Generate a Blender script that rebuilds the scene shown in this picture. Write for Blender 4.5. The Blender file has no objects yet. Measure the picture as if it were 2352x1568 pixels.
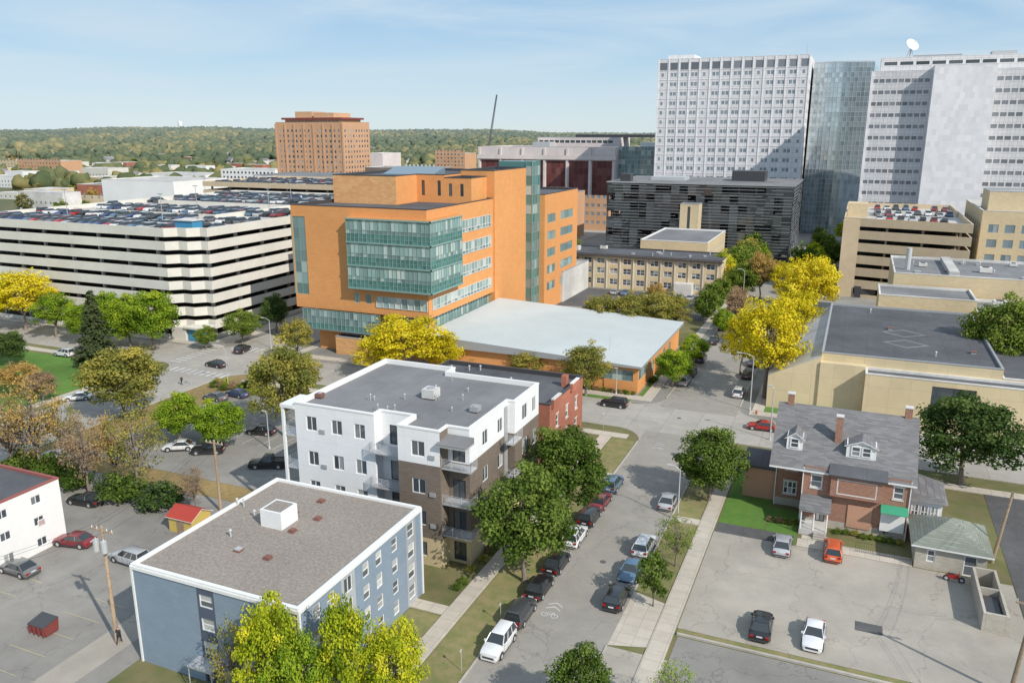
import bpy, math, random
import numpy as np
from mathutils import Vector, Matrix
random.seed(7); rng=np.random.default_rng(7)
sc=bpy.context.scene; COL=sc.collection
# ---------------------------------------------------------------- survey frame
CH=45.0; FP=1850.0; PI_=math.atan((784-305)/FP); TH=math.radians(23)
cp,sp=math.cos(PI_),math.sin(PI_); C_,S_=math.cos(TH),math.sin(TH)
def S(u,v,z=0.0):
    k=(v-784)/FP; dn=sp+k*cp; fw=cp-k*sp; t=(CH-z)/dn
    X=(u-1176)/FP*t; Y=fw*t
    return (X*C_-Y*S_, X*S_+Y*C_)
def xat(u,y,z=0.0):
    k=(u-1176)/FP
    return (k*(cp*y*C_+(CH-z)*sp)-y*S_)/(C_+k*cp*S_)
def zat(x,y,v):
    Y=-x*S_+y*C_; k=(v-784)/FP
    return CH-Y*(sp+k*cp)/(cp-k*sp)
def dist(x,y,z=0): 
    Y=-x*S_+y*C_; return Y*cp+(CH-z)*sp
# ---------------------------------------------------------------- materials
MATS={}
def nd(nt,t,**k):
    n=nt.nodes.new(t)
    for a,b in k.items(): setattr(n,a,b)
    return n
def haze_tint(nt,col,f1=.55,r0=450,r1=3300,c=(.23,.28,.29)):  # aerial haze painted into the base colour, growing with distance from the origin
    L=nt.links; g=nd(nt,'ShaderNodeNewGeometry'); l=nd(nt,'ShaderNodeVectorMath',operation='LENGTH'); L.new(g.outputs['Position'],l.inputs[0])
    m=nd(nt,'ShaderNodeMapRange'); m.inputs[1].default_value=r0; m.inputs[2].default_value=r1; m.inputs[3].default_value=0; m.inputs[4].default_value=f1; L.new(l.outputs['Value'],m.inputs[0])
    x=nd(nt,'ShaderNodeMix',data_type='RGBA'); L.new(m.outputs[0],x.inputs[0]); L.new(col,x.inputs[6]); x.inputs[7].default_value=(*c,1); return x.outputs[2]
def mat(name,c1,c2=None,scale=1.0,rough=.85,spec=.3,metal=0,bump=0.0,kind=None,bw=1,bh=.3,mort=None,ms=.02,big=.25,c3=None,coat=0,hz=False):
    m=bpy.data.materials.new(name); m.use_nodes=True; nt=m.node_tree; L=nt.links
    b=nt.nodes['Principled BSDF']; b.inputs['Roughness'].default_value=rough
    b.inputs['Specular IOR Level'].default_value=spec; b.inputs['Metallic'].default_value=metal
    if coat: b.inputs['Coat Weight'].default_value=coat; b.inputs['Coat Roughness'].default_value=.05
    c2=c2 or tuple(x*.8 for x in c1)
    tc=nd(nt,'ShaderNodeTexCoord'); geo=nd(nt,'ShaderNodeNewGeometry')
    P=geo.outputs['Position']
    if kind in('local',): P=tc.outputs['Object']
    n1=nd(nt,'ShaderNodeTexNoise'); n1.inputs['Scale'].default_value=scale; n1.inputs['Detail'].default_value=6; n1.inputs['Roughness'].default_value=.65
    L.new(P,n1.inputs['Vector'])
    r=nd(nt,'ShaderNodeValToRGB'); r.color_ramp.elements[0].position=.35; r.color_ramp.elements[1].position=.65
    r.color_ramp.elements[0].color=(*c1,1); r.color_ramp.elements[1].color=(*c2,1)
    if c3:
        e=r.color_ramp.elements.new(.8); e.color=(*c3,1)
    L.new(n1.outputs['Fac'],r.inputs['Fac']); out=r.outputs['Color']
    n2=nd(nt,'ShaderNodeTexNoise'); n2.inputs['Scale'].default_value=.09; n2.inputs['Detail'].default_value=4
    L.new(P,n2.inputs['Vector'])
    mr=nd(nt,'ShaderNodeMapRange'); mr.inputs[1].default_value=.3; mr.inputs[2].default_value=.7; mr.inputs[3].default_value=1-big; mr.inputs[4].default_value=1+big*.6
    L.new(n2.outputs['Fac'],mr.inputs[0])
    fac_h=n1.outputs['Fac']
    if kind in('brick','panel','marble'):
        sx=nd(nt,'ShaderNodeSeparateXYZ'); L.new(geo.outputs['Position'],sx.inputs[0])
        ad=nd(nt,'ShaderNodeMath',operation='ADD'); L.new(sx.outputs[0],ad.inputs[0]); L.new(sx.outputs[1],ad.inputs[1])
        cb=nd(nt,'ShaderNodeCombineXYZ'); L.new(ad.outputs[0],cb.inputs[0]); L.new(sx.outputs[2],cb.inputs[1])
        br=nd(nt,'ShaderNodeTexBrick'); br.offset=.5 if kind!='panel' else 0
        br.inputs['Scale'].default_value=1; br.inputs['Brick Width'].default_value=bw; br.inputs['Row Height'].default_value=bh
        br.inputs['Mortar Size'].default_value=ms; br.inputs['Mortar Smooth'].default_value=.1
        br.inputs['Color1'].default_value=(*c1,1); br.inputs['Color2'].default_value=(*c2,1)
        br.inputs['Mortar'].default_value=(*(mort or tuple(x*.6 for x in c1)),1)
        L.new(cb.outputs[0],br.inputs['Vector'])
        mx=nd(nt,'ShaderNodeMix',data_type='RGBA',blend_type='MULTIPLY'); mx.inputs[0].default_value=1
        m3=nd(nt,'ShaderNodeMapRange'); m3.inputs[3].default_value=.9; m3.inputs[4].default_value=1.1; L.new(n1.outputs['Fac'],m3.inputs[0])
        L.new(br.outputs['Color'],mx.inputs[6]); L.new(m3.outputs[0],mx.inputs[7]); out=mx.outputs[2]
    if kind=='ground':
        vo=nd(nt,'ShaderNodeTexVoronoi',feature='DISTANCE_TO_EDGE'); vo.inputs['Scale'].default_value=.13
        nv=nd(nt,'ShaderNodeVectorMath',operation='ADD'); nn=nd(nt,'ShaderNodeTexNoise'); nn.inputs['Scale'].default_value=.5; nn.inputs['Detail'].default_value=5
        L.new(P,nn.inputs['Vector']); sc_=nd(nt,'ShaderNodeVectorMath',operation='SCALE'); sc_.inputs[3].default_value=4
        L.new(nn.outputs['Color'],sc_.inputs[0]); L.new(P,nv.inputs[0]); L.new(sc_.outputs[0],nv.inputs[1]); L.new(nv.outputs[0],vo.inputs['Vector'])
        lt=nd(nt,'ShaderNodeMapRange'); lt.inputs[1].default_value=0; lt.inputs[2].default_value=.011; lt.inputs[3].default_value=.74; lt.inputs[4].default_value=1
        L.new(vo.outputs['Distance'],lt.inputs[0])
        mx=nd(nt,'ShaderNodeMix',data_type='RGBA',blend_type='MULTIPLY'); mx.inputs[0].default_value=1
        L.new(out,mx.inputs[6]); L.new(lt.outputs[0],mx.inputs[7]); out=mx.outputs[2]
        n4=nd(nt,'ShaderNodeTexNoise'); n4.inputs['Scale'].default_value=9; n4.inputs['Detail'].default_value=3; L.new(P,n4.inputs['Vector'])
        m4=nd(nt,'ShaderNodeMapRange'); m4.inputs[3].default_value=.84; m4.inputs[4].default_value=1.14; L.new(n4.outputs['Fac'],m4.inputs[0])
        mx=nd(nt,'ShaderNodeMix',data_type='RGBA',blend_type='MULTIPLY'); mx.inputs[0].default_value=1
        L.new(out,mx.inputs[6]); L.new(m4.outputs[0],mx.inputs[7]); out=mx.outputs[2]
    if kind=='slab':
        br=nd(nt,'ShaderNodeTexBrick'); br.offset=0; br.inputs['Scale'].default_value=1; br.inputs['Brick Width'].default_value=bw; br.inputs['Row Height'].default_value=bh
        br.inputs['Mortar Size'].default_value=ms; br.inputs['Color1'].default_value=(1,1,1,1); br.inputs['Color2'].default_value=(.92,.92,.92,1); br.inputs['Mortar'].default_value=(.72,.72,.72,1)
        L.new(P,br.inputs['Vector'])
        mx=nd(nt,'ShaderNodeMix',data_type='RGBA',blend_type='MULTIPLY'); mx.inputs[0].default_value=1
        L.new(out,mx.inputs[6]); L.new(br.outputs['Color'],mx.inputs[7]); out=mx.outputs[2]
    mx=nd(nt,'ShaderNodeMix',data_type='RGBA',blend_type='MULTIPLY'); mx.inputs[0].default_value=1
    L.new(out,mx.inputs[6]); L.new(mr.outputs[0],mx.inputs[7])
    out=mx.outputs[2]
    if hz: out=haze_tint(nt,out)
    L.new(out,b.inputs['Base Color'])
    if bump:
        bp=nd(nt,'ShaderNodeBump'); bp.inputs['Strength'].default_value=bump; bp.inputs['Distance'].default_value=.05
        L.new(fac_h,bp.inputs['Height']); L.new(bp.outputs[0],b.inputs['Normal'])
    MATS[name]=m; return m
def plain(name,c,rough=.5,spec=.5,metal=0,coat=0):
    return mat(name,c,tuple(x*.92 for x in c),scale=3,rough=rough,spec=spec,metal=metal,kind='local',big=.05,coat=coat)
def glass(name,dark,light,frac=.55,rough=.06,spec=.9,metal=0.):
    m=bpy.data.materials.new(name); m.use_nodes=True; nt=m.node_tree; L=nt.links
    b=nt.nodes['Principled BSDF']; b.inputs['Roughness'].default_value=rough; b.inputs['Specular IOR Level'].default_value=spec; b.inputs['Metallic'].default_value=metal
    g=nd(nt,'ShaderNodeNewGeometry'); o=nd(nt,'ShaderNodeObjectInfo')
    a=nd(nt,'ShaderNodeMath',operation='ADD'); L.new(g.outputs['Random Per Island'],a.inputs[0]); L.new(o.outputs['Random'],a.inputs[1])
    f=nd(nt,'ShaderNodeMath',operation='FRACT'); L.new(a.outputs[0],f.inputs[0])
    r=nd(nt,'ShaderNodeValToRGB'); e=r.color_ramp.elements; e[0].position=0; e[0].color=(*dark,1)
    e[1].position=1; e[1].color=(*light,1); k=e.new(frac); k.color=(*tuple(x*1.6 for x in dark),1)
    L.new(f.outputs[0],r.inputs[0]); L.new(r.outputs[0],b.inputs['Base Color'])
    MATS[name]=m; return m
def leafmat(name,ca,cb,cc,hz=False):
    m=bpy.data.materials.new(name); m.use_nodes=True; nt=m.node_tree; L=nt.links
    for n in list(nt.nodes): nt.nodes.remove(n)
    out=nd(nt,'ShaderNodeOutputMaterial'); d=nd(nt,'ShaderNodeBsdfDiffuse'); t=nd(nt,'ShaderNodeBsdfTranslucent'); mx=nd(nt,'ShaderNodeMixShader'); mx.inputs[0].default_value=.36
    at=nd(nt,'ShaderNodeAttribute',attribute_name='tone'); o=nd(nt,'ShaderNodeObjectInfo')
    s=nd(nt,'ShaderNodeMath',operation='MULTIPLY_ADD'); s.inputs[1].default_value=.3; s.inputs[2].default_value=-.15; L.new(o.outputs['Random'],s.inputs[0])
    a=nd(nt,'ShaderNodeMath',operation='ADD'); L.new(s.outputs[0],a.inputs[0]); L.new(at.outputs['Fac'],a.inputs[1])
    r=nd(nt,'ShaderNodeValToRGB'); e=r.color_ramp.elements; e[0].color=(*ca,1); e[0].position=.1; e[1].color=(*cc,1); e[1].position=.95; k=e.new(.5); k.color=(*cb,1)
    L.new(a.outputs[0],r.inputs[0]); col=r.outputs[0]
    if hz: col=haze_tint(nt,col)
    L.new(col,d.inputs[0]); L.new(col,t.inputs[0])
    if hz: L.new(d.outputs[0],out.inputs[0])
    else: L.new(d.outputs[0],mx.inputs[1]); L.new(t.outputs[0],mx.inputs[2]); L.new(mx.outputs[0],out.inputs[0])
    MATS[name]=m; return m
M=MATS
mat('grass',(.13,.145,.05),(.2,.17,.085),scale=.35,rough=.95,bump=.3,big=.3,c3=(.1,.13,.04))
mat('lawn',(.09,.2,.03),(.13,.23,.05),scale=.8,rough=.95,bump=.3,c3=(.17,.2,.07))
mat('drygrass',(.29,.235,.12),(.17,.19,.065),scale=.8,rough=.95,bump=.3,c3=(.36,.29,.17))
mat('leaflitter',(.34,.22,.09),(.2,.17,.08),scale=1.5,rough=.95)
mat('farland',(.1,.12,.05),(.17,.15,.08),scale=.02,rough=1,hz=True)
mat('cityground',(.3,.285,.26),(.22,.215,.195),scale=.05,rough=.95,c3=(.13,.15,.07))
mat('road',(.335,.31,.272),(.29,.27,.24),scale=.5,rough=.9,kind='ground',big=.1)
mat('concreteroad',(.42,.39,.345),(.36,.335,.3),scale=.6,rough=.9,kind='slab',bw=5,bh=4.5,ms=.05,big=.12)
mat('asphalt',(.25,.235,.215),(.29,.275,.25),scale=.4,rough=.92,kind='ground',big=.22)
mat('asphaltdark',(.1,.098,.1),(.125,.123,.122),scale=.6,rough=.92,kind='ground',big=.2)
mat('lotconcrete',(.41,.37,.315),(.35,.32,.275),scale=.35,rough=.92,kind='ground',big=.16)
mat('sidewalk',(.56,.5,.42),(.49,.44,.37),scale=1,rough=.9,kind='slab',bw=1.5,bh=1.5,ms=.03,big=.12)
mat('kerbm',(.5,.46,.4),(.4,.37,.33),scale=2,rough=.9)
mat('paint',(.62,.62,.6),(.48,.47,.45),scale=3,rough=.7,c3=(.4,.38,.35))
mat('paintyellow',(.46,.4,.22),(.36,.33,.25),scale=3,rough=.7)
mat('orangetile',(.72,.335,.125),(.67,.305,.11),scale=.5,rough=.8,kind='brick',bw=.9,bh=.3,mort=(.6,.28,.1),ms=.012,big=.05)
mat('orangepale',(.74,.43,.2),(.64,.33,.14),scale=.5,rough=.8,kind='brick',bw=1.1,bh=.45,mort=(.6,.33,.14),ms=.015,big=.07)
mat('redbrick',(.42,.14,.085),(.33,.105,.065),scale=2,rough=.9,kind='brick',bw=.5,bh=.16,mort=(.4,.24,.18),ms=.015)
mat('housebrick',(.37,.175,.115),(.28,.13,.088),scale=2,rough=.9,kind='brick',bw=.42,bh=.15,mort=(.42,.32,.25),ms=.014,big=.1)
mat('brownbrick',(.19,.15,.12),(.23,.18,.145),scale=2,rough=.9,kind='brick',bw=.6,bh=.2,mort=(.14,.12,.1),ms=.02)
mat('tanblock',(.64,.52,.32),(.57,.46,.28),scale=2,rough=.9,kind='brick',bw=.4,bh=.2,mort=(.48,.39,.25),ms=.012)
mat('hotelbrick',(.6,.35,.205),(.54,.31,.18),scale=1,rough=.9,kind='brick',bw=1.2,bh=.4,mort=(.52,.33,.2),big=.06)
mat('tanbrick',(.66,.54,.345),(.6,.48,.3),scale=1,rough=.9,kind='brick',bw=.8,bh=.3,mort=(.54,.44,.3),ms=.012,big=.08)
mat('tanpanel',(.68,.56,.35),(.63,.52,.33),scale=.5,rough=.9,kind='panel',bw=3,bh=3.2,mort=(.48,.4,.27),ms=.02,big=.1)
mat('concrete',(.7,.67,.6),(.65,.62,.55),scale=.6,rough=.9,big=.08)
mat('tanconcrete',(.64,.51,.35),(.58,.46,.31),scale=.6,rough=.9,big=.08)
mat('whitewall',(.8,.8,.8),(.78,.78,.78),scale=.5,rough=.7,kind='panel',bw=2.7,bh=1.6,mort=(.62,.62,.63),ms=.012,big=.04)
mat('whitepaint',(.8,.79,.77),(.77,.76,.74),scale=1,rough=.7,big=.05)
mat('bluewall',(.24,.3,.37),(.225,.285,.355),scale=.8,rough=.8,kind='brick',bw=.8,bh=.4,mort=(.2,.26,.32),ms=.012,big=.1)
mat('towerpanel',(.77,.75,.75),(.72,.7,.7),scale=.3,rough=.6,kind='panel',bw=2.3,bh=2.15,mort=(.48,.47,.48),ms=.06,big=.04)
mat('greystone',(.66,.65,.66),(.6,.59,.6),scale=.3,rough=.6,kind='panel',bw=1.3,bh=1.35,mort=(.42,.42,.44),ms=.05,big=.05)
mat('marble',(.82,.81,.82),(.7,.69,.71),scale=.15,rough=.6,kind='marble',bw=1.5,bh=2.1,mort=(.74,.73,.74),ms=.02,big=.04)
mat('pinkstone',(.7,.62,.59),(.62,.55,.53),scale=.3,rough=.8,big=.08)
mat('gravelroof',(.35,.305,.265),(.225,.195,.168),scale=4.0,rough=1,bump=.6,c3=(.52,.47,.41),big=.12)
mat('greyroof',(.235,.235,.24),(.205,.205,.21),scale=.4,rough=.9,big=.22,kind='slab',bw=3,bh=30,ms=.03)
mat('darkroof',(.125,.127,.137),(.1,.102,.112),scale=.4,rough=.85,big=.3,kind='slab',bw=4,bh=30,ms=.04)
mat('lightroof',(.55,.53,.5),(.45,.43,.41),scale=.3,rough=.9,big=.2)
mat('metalroof',(.56,.6,.595),(.53,.57,.565),scale=.2,rough=.6,metal=.0,big=.05)
mat('shingle',(.24,.235,.235),(.17,.165,.17),scale=3,rough=.95,kind='brick',bw=.9,bh=.15,mort=(.14,.14,.14),ms=.012)
mat('shinglegreen',(.29,.31,.26),(.22,.24,.2),scale=3,rough=.95,kind='brick',bw=.9,bh=.15,mort=(.17,.18,.15),ms=.012)
mat('bark',(.28,.23,.19),(.18,.15,.13),scale=5,rough=.95,bump=.5)
mat('wood',(.46,.34,.23),(.32,.23,.16),scale=3,rough=.9)
mat('dirtywhite',(.7,.68,.64),(.6,.58,.55),scale=1,rough=.8)
mat('cmu',(.54,.49,.41),(.46,.42,.35),scale=1,rough=.95,kind='brick',bw=.4,bh=.2,mort=(.38,.35,.3),ms=.012)
mat('greypanel',(.42,.44,.46),(.37,.39,.41),scale=.6,rough=.6)
mat('navypanel',(.08,.1,.14),(.09,.11,.15),scale=.6,rough=.6)
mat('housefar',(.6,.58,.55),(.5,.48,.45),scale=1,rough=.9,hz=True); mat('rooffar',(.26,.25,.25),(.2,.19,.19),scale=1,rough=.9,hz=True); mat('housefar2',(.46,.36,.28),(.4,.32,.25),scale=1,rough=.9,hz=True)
plain('trimwhite',(.82,.82,.81),.5); plain('trimdark',(.06,.06,.065),.4); plain('trimgrey',(.42,.43,.44),.4,metal=.2)
plain('steel',(.62,.62,.63),.35,metal=.4); plain('galv',(.56,.57,.57),.5,metal=.2); plain('maroon',(.22,.05,.045),.6); plain('redmetal',(.42,.05,.03),.5); plain('rustvent',(.22,.1,.08),.7); plain('rededge',(.33,.1,.085),.6); plain('cranepaint',(.12,.13,.15),.6)
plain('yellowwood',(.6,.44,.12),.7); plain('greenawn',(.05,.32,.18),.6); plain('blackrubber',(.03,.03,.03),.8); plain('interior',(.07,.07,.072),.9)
plain('tealframe',(.24,.36,.33),.4); plain('salmon',(.54,.3,.2),.8); plain('bluepaint',(.06,.27,.45),.5); plain('hydrant',(.5,.1,.02),.5)
glass('glassdark',(.045,.055,.065),(.42,.42,.41)); glass('glassteal',(.18,.26,.25),(.56,.62,.58),.6); glass('glassstrip',(.13,.19,.19),(.45,.53,.5),.7); glass('spandrel',(.06,.155,.145),(.085,.19,.175),.6,rough=.15)
glass('glassblack',(.04,.047,.052),(.11,.125,.135),.6,rough=.08,spec=.8); glass('glassmaroon',(.1,.038,.036),(.17,.08,.075),.6,rough=.15,spec=.35); glass('glasstower',(.36,.42,.44),(.48,.54,.56),.6,rough=.12,metal=.45)
glass('glasstowerdark',(.19,.235,.25),(.3,.35,.37),.6,rough=.12,metal=.4)
glass('glassblue',(.14,.19,.22),(.32,.38,.41),.6); glass('carglass',(.025,.03,.033),(.038,.042,.046),.5)
glass('glasslouvre',(.13,.135,.15),(.24,.25,.27),.5,rough=.3)
glass('blindglass',(.09,.1,.11),(.58,.58,.56),.35)
for n,c in dict(cwhite=(.8,.8,.8),cblack=(.02,.02,.022),cgrey=(.16,.165,.17),csilver=(.46,.47,.48),cred=(.45,.03,.025),cmaroon=(.24,.03,.035),cblue=(.1,.18,.27),corange=(.72,.13,.04),cnavy=(.05,.08,.18),cdkgrey=(.075,.078,.083),cbeige=(.36,.33,.28)).items():
    plain(n,c,.3,.5,metal=.1,coat=.6)
plain('headlamp',(.7,.72,.74),.15); plain('taillamp',(.35,.01,.01),.2); plain('plate',(.6,.6,.62),.5)
leafmat('lfgreen',(.065,.115,.02),(.135,.2,.04),(.22,.29,.06))
leafmat('lfdark',(.045,.085,.025),(.09,.145,.04),(.15,.205,.06))
leafmat('lfmidgreen',(.1,.16,.025),(.185,.255,.045),(.3,.36,.07))
leafmat('lflime',(.13,.22,.02),(.26,.38,.035),(.42,.5,.045))
leafmat('lfyellow',(.45,.4,.02),(.74,.61,.03),(.88,.76,.07))
leafmat('lfyellowgreen',(.2,.28,.02),(.43,.49,.03),(.74,.68,.05))
leafmat('lfolive',(.19,.21,.05),(.36,.33,.08),(.55,.45,.1))
leafmat('lforange',(.27,.24,.07),(.54,.35,.12),(.68,.46,.14))
leafmat('lfrust',(.29,.21,.13),(.45,.3,.18),(.54,.42,.24))
leafmat('lfconifer',(.035,.06,.028),(.08,.11,.045),(.14,.16,.07))
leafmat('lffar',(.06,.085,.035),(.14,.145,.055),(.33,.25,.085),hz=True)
leafmat('lfpurple',(.3,.1,.3),(.42,.16,.38),(.17,.24,.09))
# ---------------------------------------------------------------- mesh builder
class MB:
    def __init__(s): s.v=[];s.f=[];s.m=[];s.mats=[]
    def mi(s,m):
        m=MATS[m] if isinstance(m,str) else m
        if m not in s.mats: s.mats.append(m)
        return s.mats.index(m)
    def face(s,pts,m):
        n=len(s.v); s.v+= [tuple(p) for p in pts]; s.f.append(list(range(n,n+len(pts)))); s.m.append(s.mi(m))
    def hexa(s,p,m,mt=None):
        n=len(s.v); s.v+=[tuple(q) for q in p]; i=s.mi(m)
        for k,q in enumerate([(3,2,1,0),(4,5,6,7),(0,1,5,4),(1,2,6,5),(2,3,7,6),(3,0,4,7)]):
            s.f.append([n+a for a in q]); s.m.append(s.mi(mt) if (mt and k==1) else i)
    def box(s,x0,y0,z0,x1,y1,z1,m,mt=None):
        s.hexa([(x0,y0,z0),(x1,y0,z0),(x1,y1,z0),(x0,y1,z0),(x0,y0,z1),(x1,y0,z1),(x1,y1,z1),(x0,y1,z1)],m,mt)
    def wbox(s,p0,d,a0,a1,b0,b1,z0,z1,m):
        n=(d[1],-d[0])
        f=lambda a,b,z:(p0[0]+d[0]*a+n[0]*b,p0[1]+d[1]*a+n[1]*b,z)
        s.hexa([f(a0,b1,z0),f(a1,b1,z0),f(a1,b0,z0),f(a0,b0,z0),f(a0,b1,z1),f(a1,b1,z1),f(a1,b0,z1),f(a0,b0,z1)],m)
    def tube(s,p,q,r1,r2,m,n=7,cap=True):
        p=Vector(p);q=Vector(q); d=(q-p).normalized(); a=d.orthogonal().normalized(); b=d.cross(a)
        k=len(s.v); i=s.mi(m)
        for c,r in((p,r1),(q,r2)):
            for j in range(n):
                w=2*math.pi*j/n; s.v.append(tuple(c+a*math.cos(w)*r+b*math.sin(w)*r))
        for j in range(n):
            s.f.append([k+j,k+(j+1)%n,k+n+(j+1)%n,k+n+j]); s.m.append(i)
        if cap:
            s.f.append([k+j for j in range(n)][::-1]); s.m.append(i); s.f.append([k+n+j for j in range(n)]); s.m.append(i)
    def prism(s,pts,z0,z1,m,mt=None):
        n=len(pts)
        s.face([(x,y,z1) for x,y in pts],mt or m)
        for i in range(n):
            a=pts[i];b=pts[(i+1)%n]; s.face([(a[0],a[1],z0),(b[0],b[1],z0),(b[0],b[1],z1),(a[0],a[1],z1)],m)
    def merge(s,o,Mx):
        n=len(s.v); s.v+=[tuple(Mx@Vector(p)) for p in o.v]
        for f,mi in zip(o.f,o.m): s.f.append([n+a for a in f]); s.m.append(s.mi(o.mats[mi]))
    def mesh(s,name,origin=(0,0,0),smooth=None):
        me=bpy.data.meshes.new(name); o=origin
        me.from_pydata([(a-o[0],b-o[1],c-o[2]) for a,b,c in s.v],[],s.f)
        for m in s.mats: me.materials.append(m)
        me.polygons.foreach_set('material_index',s.m)
        if smooth is not None:
            me.polygons.foreach_set('use_smooth',[True]*len(s.f))
            try: me.set_sharp_from_angle(angle=smooth)
            except Exception: pass
        me.update(); return me
def mk(name,me,parent=None,loc=(0,0,0),rot=0,label=None,cat=None,group=None,kind=None,scale=None):
    o=bpy.data.objects.new(name,me); COL.objects.link(o); o.location=loc; o.rotation_euler=(0,0,rot)
    if scale: o.scale=scale
    if parent: o.parent=parent
    if label: o['label']=label
    if cat: o['category']=cat
    if group: o['group']=group
    if kind: o['kind']=kind
    return o
class Thing:
    def __init__(s,name,label,cat,loc,group=None,rot=0):
        s.o=tuple(loc)+((0,) if len(loc)==2 else ()); s.e=mk(name,None,None,s.o,rot,label,cat,group); s.e.empty_display_size=.5; s.nw=0; s.stuff=None
    def part(s,name,mb,smooth=None,kind=None,label=None):
        if not mb.f: return None
        return mk(name,mb.mesh(name,s.o,smooth),s.e,kind=kind,label=label)
    def done(s):
        if s.stuff and s.stuff.f: s.part('window',s.stuff,kind='stuff'); s.stuff=None
def sheet(name,pts,z,m):
    b=MB(); b.face([(x,y,z) for x,y in pts],m); return mk(name,b.mesh(name),kind='structure')
def rect(x0,y0,x1,y1): return [(x0,y0),(x1,y0),(x1,y1),(x0,y1)]
# ---------------------------------------------------------------- windows
WC={}
STY={'white':('trimwhite','glassdark',2,1,.08),'white1':('trimwhite','blindglass',1,2,.09),'dark':('trimdark','glassdark',2,1,.07),
 'teal':('tealframe','glassstrip',3,1,.08),'tealtall':('tealframe','glassstrip',2,7,.1),'slit':('trimdark','glassblack',1,1,.06),'far':('trimgrey','glassblue',2,1,.12),
 'farblack':('trimdark','glassblack',1,1,.06),'fargrey':('trimgrey','glasslouvre',1,1,.08),'hotel':('trimgrey','glassdark',1,1,.08),'maroon':('maroon','glassmaroon',4,5,.2),'school':('trimwhite','glassdark',2,2,.1),
 'door':('trimdark','glassdark',2,1,.09),'louvre':('trimgrey','glasslouvre',1,1,.1),'sash':('trimwhite','glassdark',1,2,.12),'sash2':('trimwhite','blindglass',2,2,.1),'sash3':('trimwhite','glassdark',3,2,.12),'metal':('steel','blindglass',1,3,.08)}
def wintemp(w,h,st):
    k=(round(w,2),round(h,2),st)
    if k in WC: return WC[k]
    fr,gl,nx,ny,fw=STY[st]; b=MB(); y0,y1=.06,.14
    for i in range(nx):
        for j in range(ny):
            a0=w*i/nx;a1=w*(i+1)/nx;c0=h*j/ny;c1=h*(j+1)/ny; t=random.uniform(-.004,.004)
            b.face([(a0,.11+t,c0),(a1,.11-t,c0),(a1,.11-t,c1),(a0,.11+t,c1)],gl)
    b.box(0,y0,0,fw,y1,h,fr); b.box(w-fw,y0,0,w,y1,h,fr); b.box(fw,y0,0,w-fw,y1,fw,fr); b.box(fw,y0,h-fw,w-fw,y1,h,fr)
    for i in range(1,nx): x=w*i/nx; b.box(x-fw/2,y0+.01,fw,x+fw/2,y1-.005,h-fw,fr)
    for j in range(1,ny): z=h*j/ny; b.box(fw,y0+.02,z-fw/2.4,w-fw,y1-.01,z+fw/2.4,fr)
    WC[k]=(b,b.mesh('window')); return WC[k]
def addwin(T,p0,d,s0,s1,z0,z1,st,name='window'):
    b,me=wintemp(s1-s0,z1-z0,st); x=p0[0]+d[0]*s0;y=p0[1]+d[1]*s0; r=math.atan2(d[1],d[0])
    if T.nw<100 or name=='door':
        mk(name,me,T.e,(x-T.o[0],y-T.o[1],z0-T.o[2]),r); T.nw+=1
    else:
        if not T.stuff: T.stuff=MB()
        T.stuff.merge(b,Matrix.Translation((x,y,z0))@Matrix.Rotation(r,4,'Z'))
def wall(b,p0,p1,z0,z1,ops,m,depth=.2):
    L=math.hypot(p1[0]-p0[0],p1[1]-p0[1]); d=((p1[0]-p0[0])/L,(p1[1]-p0[1])/L); n=(d[1],-d[0])
    mf=m if callable(m) else (lambda s,z:m)
    zs={z0,z1}; ss={0,L}
    if callable(m) and hasattr(m,'cuts'): zs|={c for c in m.cuts if z0<c<z1}
    if callable(m) and hasattr(m,'scuts'): ss|={c for c in m.scuts if 0<c<L}
    for o in ops: ss|={o[0],o[1]}; zs|={o[2],o[3]}
    ss=sorted(ss); zs=sorted(zs)
    P=lambda s,z,k=0:(p0[0]+d[0]*s-n[0]*k,p0[1]+d[1]*s-n[1]*k,z)
    for j in range(len(zs)-1):
        zc=(zs[j]+zs[j+1])/2; run=None
        row=[o for o in ops if o[2]<zc<o[3]]
        for i in range(len(ss)-1):
            c=(ss[i]+ss[i+1])/2; inside=any(o[0]<c<o[1] for o in row)
            mm=None if inside else mf(c,zc)
            if run and run[2]!=mm:
                if run[2]: b.face([P(run[0],zs[j]),P(run[1],zs[j]),P(run[1],zs[j+1]),P(run[0],zs[j+1])],run[2])
                run=None
            if not run: run=[ss[i],ss[i+1],mm]
            else: run[1]=ss[i+1]
        if run and run[2]: b.face([P(run[0],zs[j]),P(run[1],zs[j]),P(run[1],zs[j+1]),P(run[0],zs[j+1])],run[2])
    for o in ops:
        s0,s1,a,c=o[:4]; mm=mf(s0-.01,(a+c)/2)
        b.face([P(s0,a),P(s1,a),P(s1,a,depth),P(s0,a,depth)],mm); b.face([P(s1,c),P(s0,c),P(s0,c,depth),P(s1,c,depth)],mm)
        b.face([P(s0,c),P(s0,a),P(s0,a,depth),P(s0,c,depth)],mm); b.face([P(s1,a),P(s1,c),P(s1,c,depth),P(s1,a,depth)],mm)
        b.face([P(s0,a,depth),P(s1,a,depth),P(s1,c,depth),P(s0,c,depth)],'interior')
    return d,L
def inset(pts,k):
    r=[];n=len(pts)
    for i in range(n):
        a=Vector(pts[i-1]);b=Vector(pts[i]);c=Vector(pts[(i+1)%n])
        d1=(b-a).normalized();d2=(c-b).normalized();n1=Vector((-d1.y,d1.x));n2=Vector((-d2.y,d2.x))
        m=(n1+n2); q=m.dot(n1); v=b+(m/q*k if abs(q)>1e-3 else n1*k); r.append((v.x,v.y))
    return r
FOOT=[]
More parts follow.
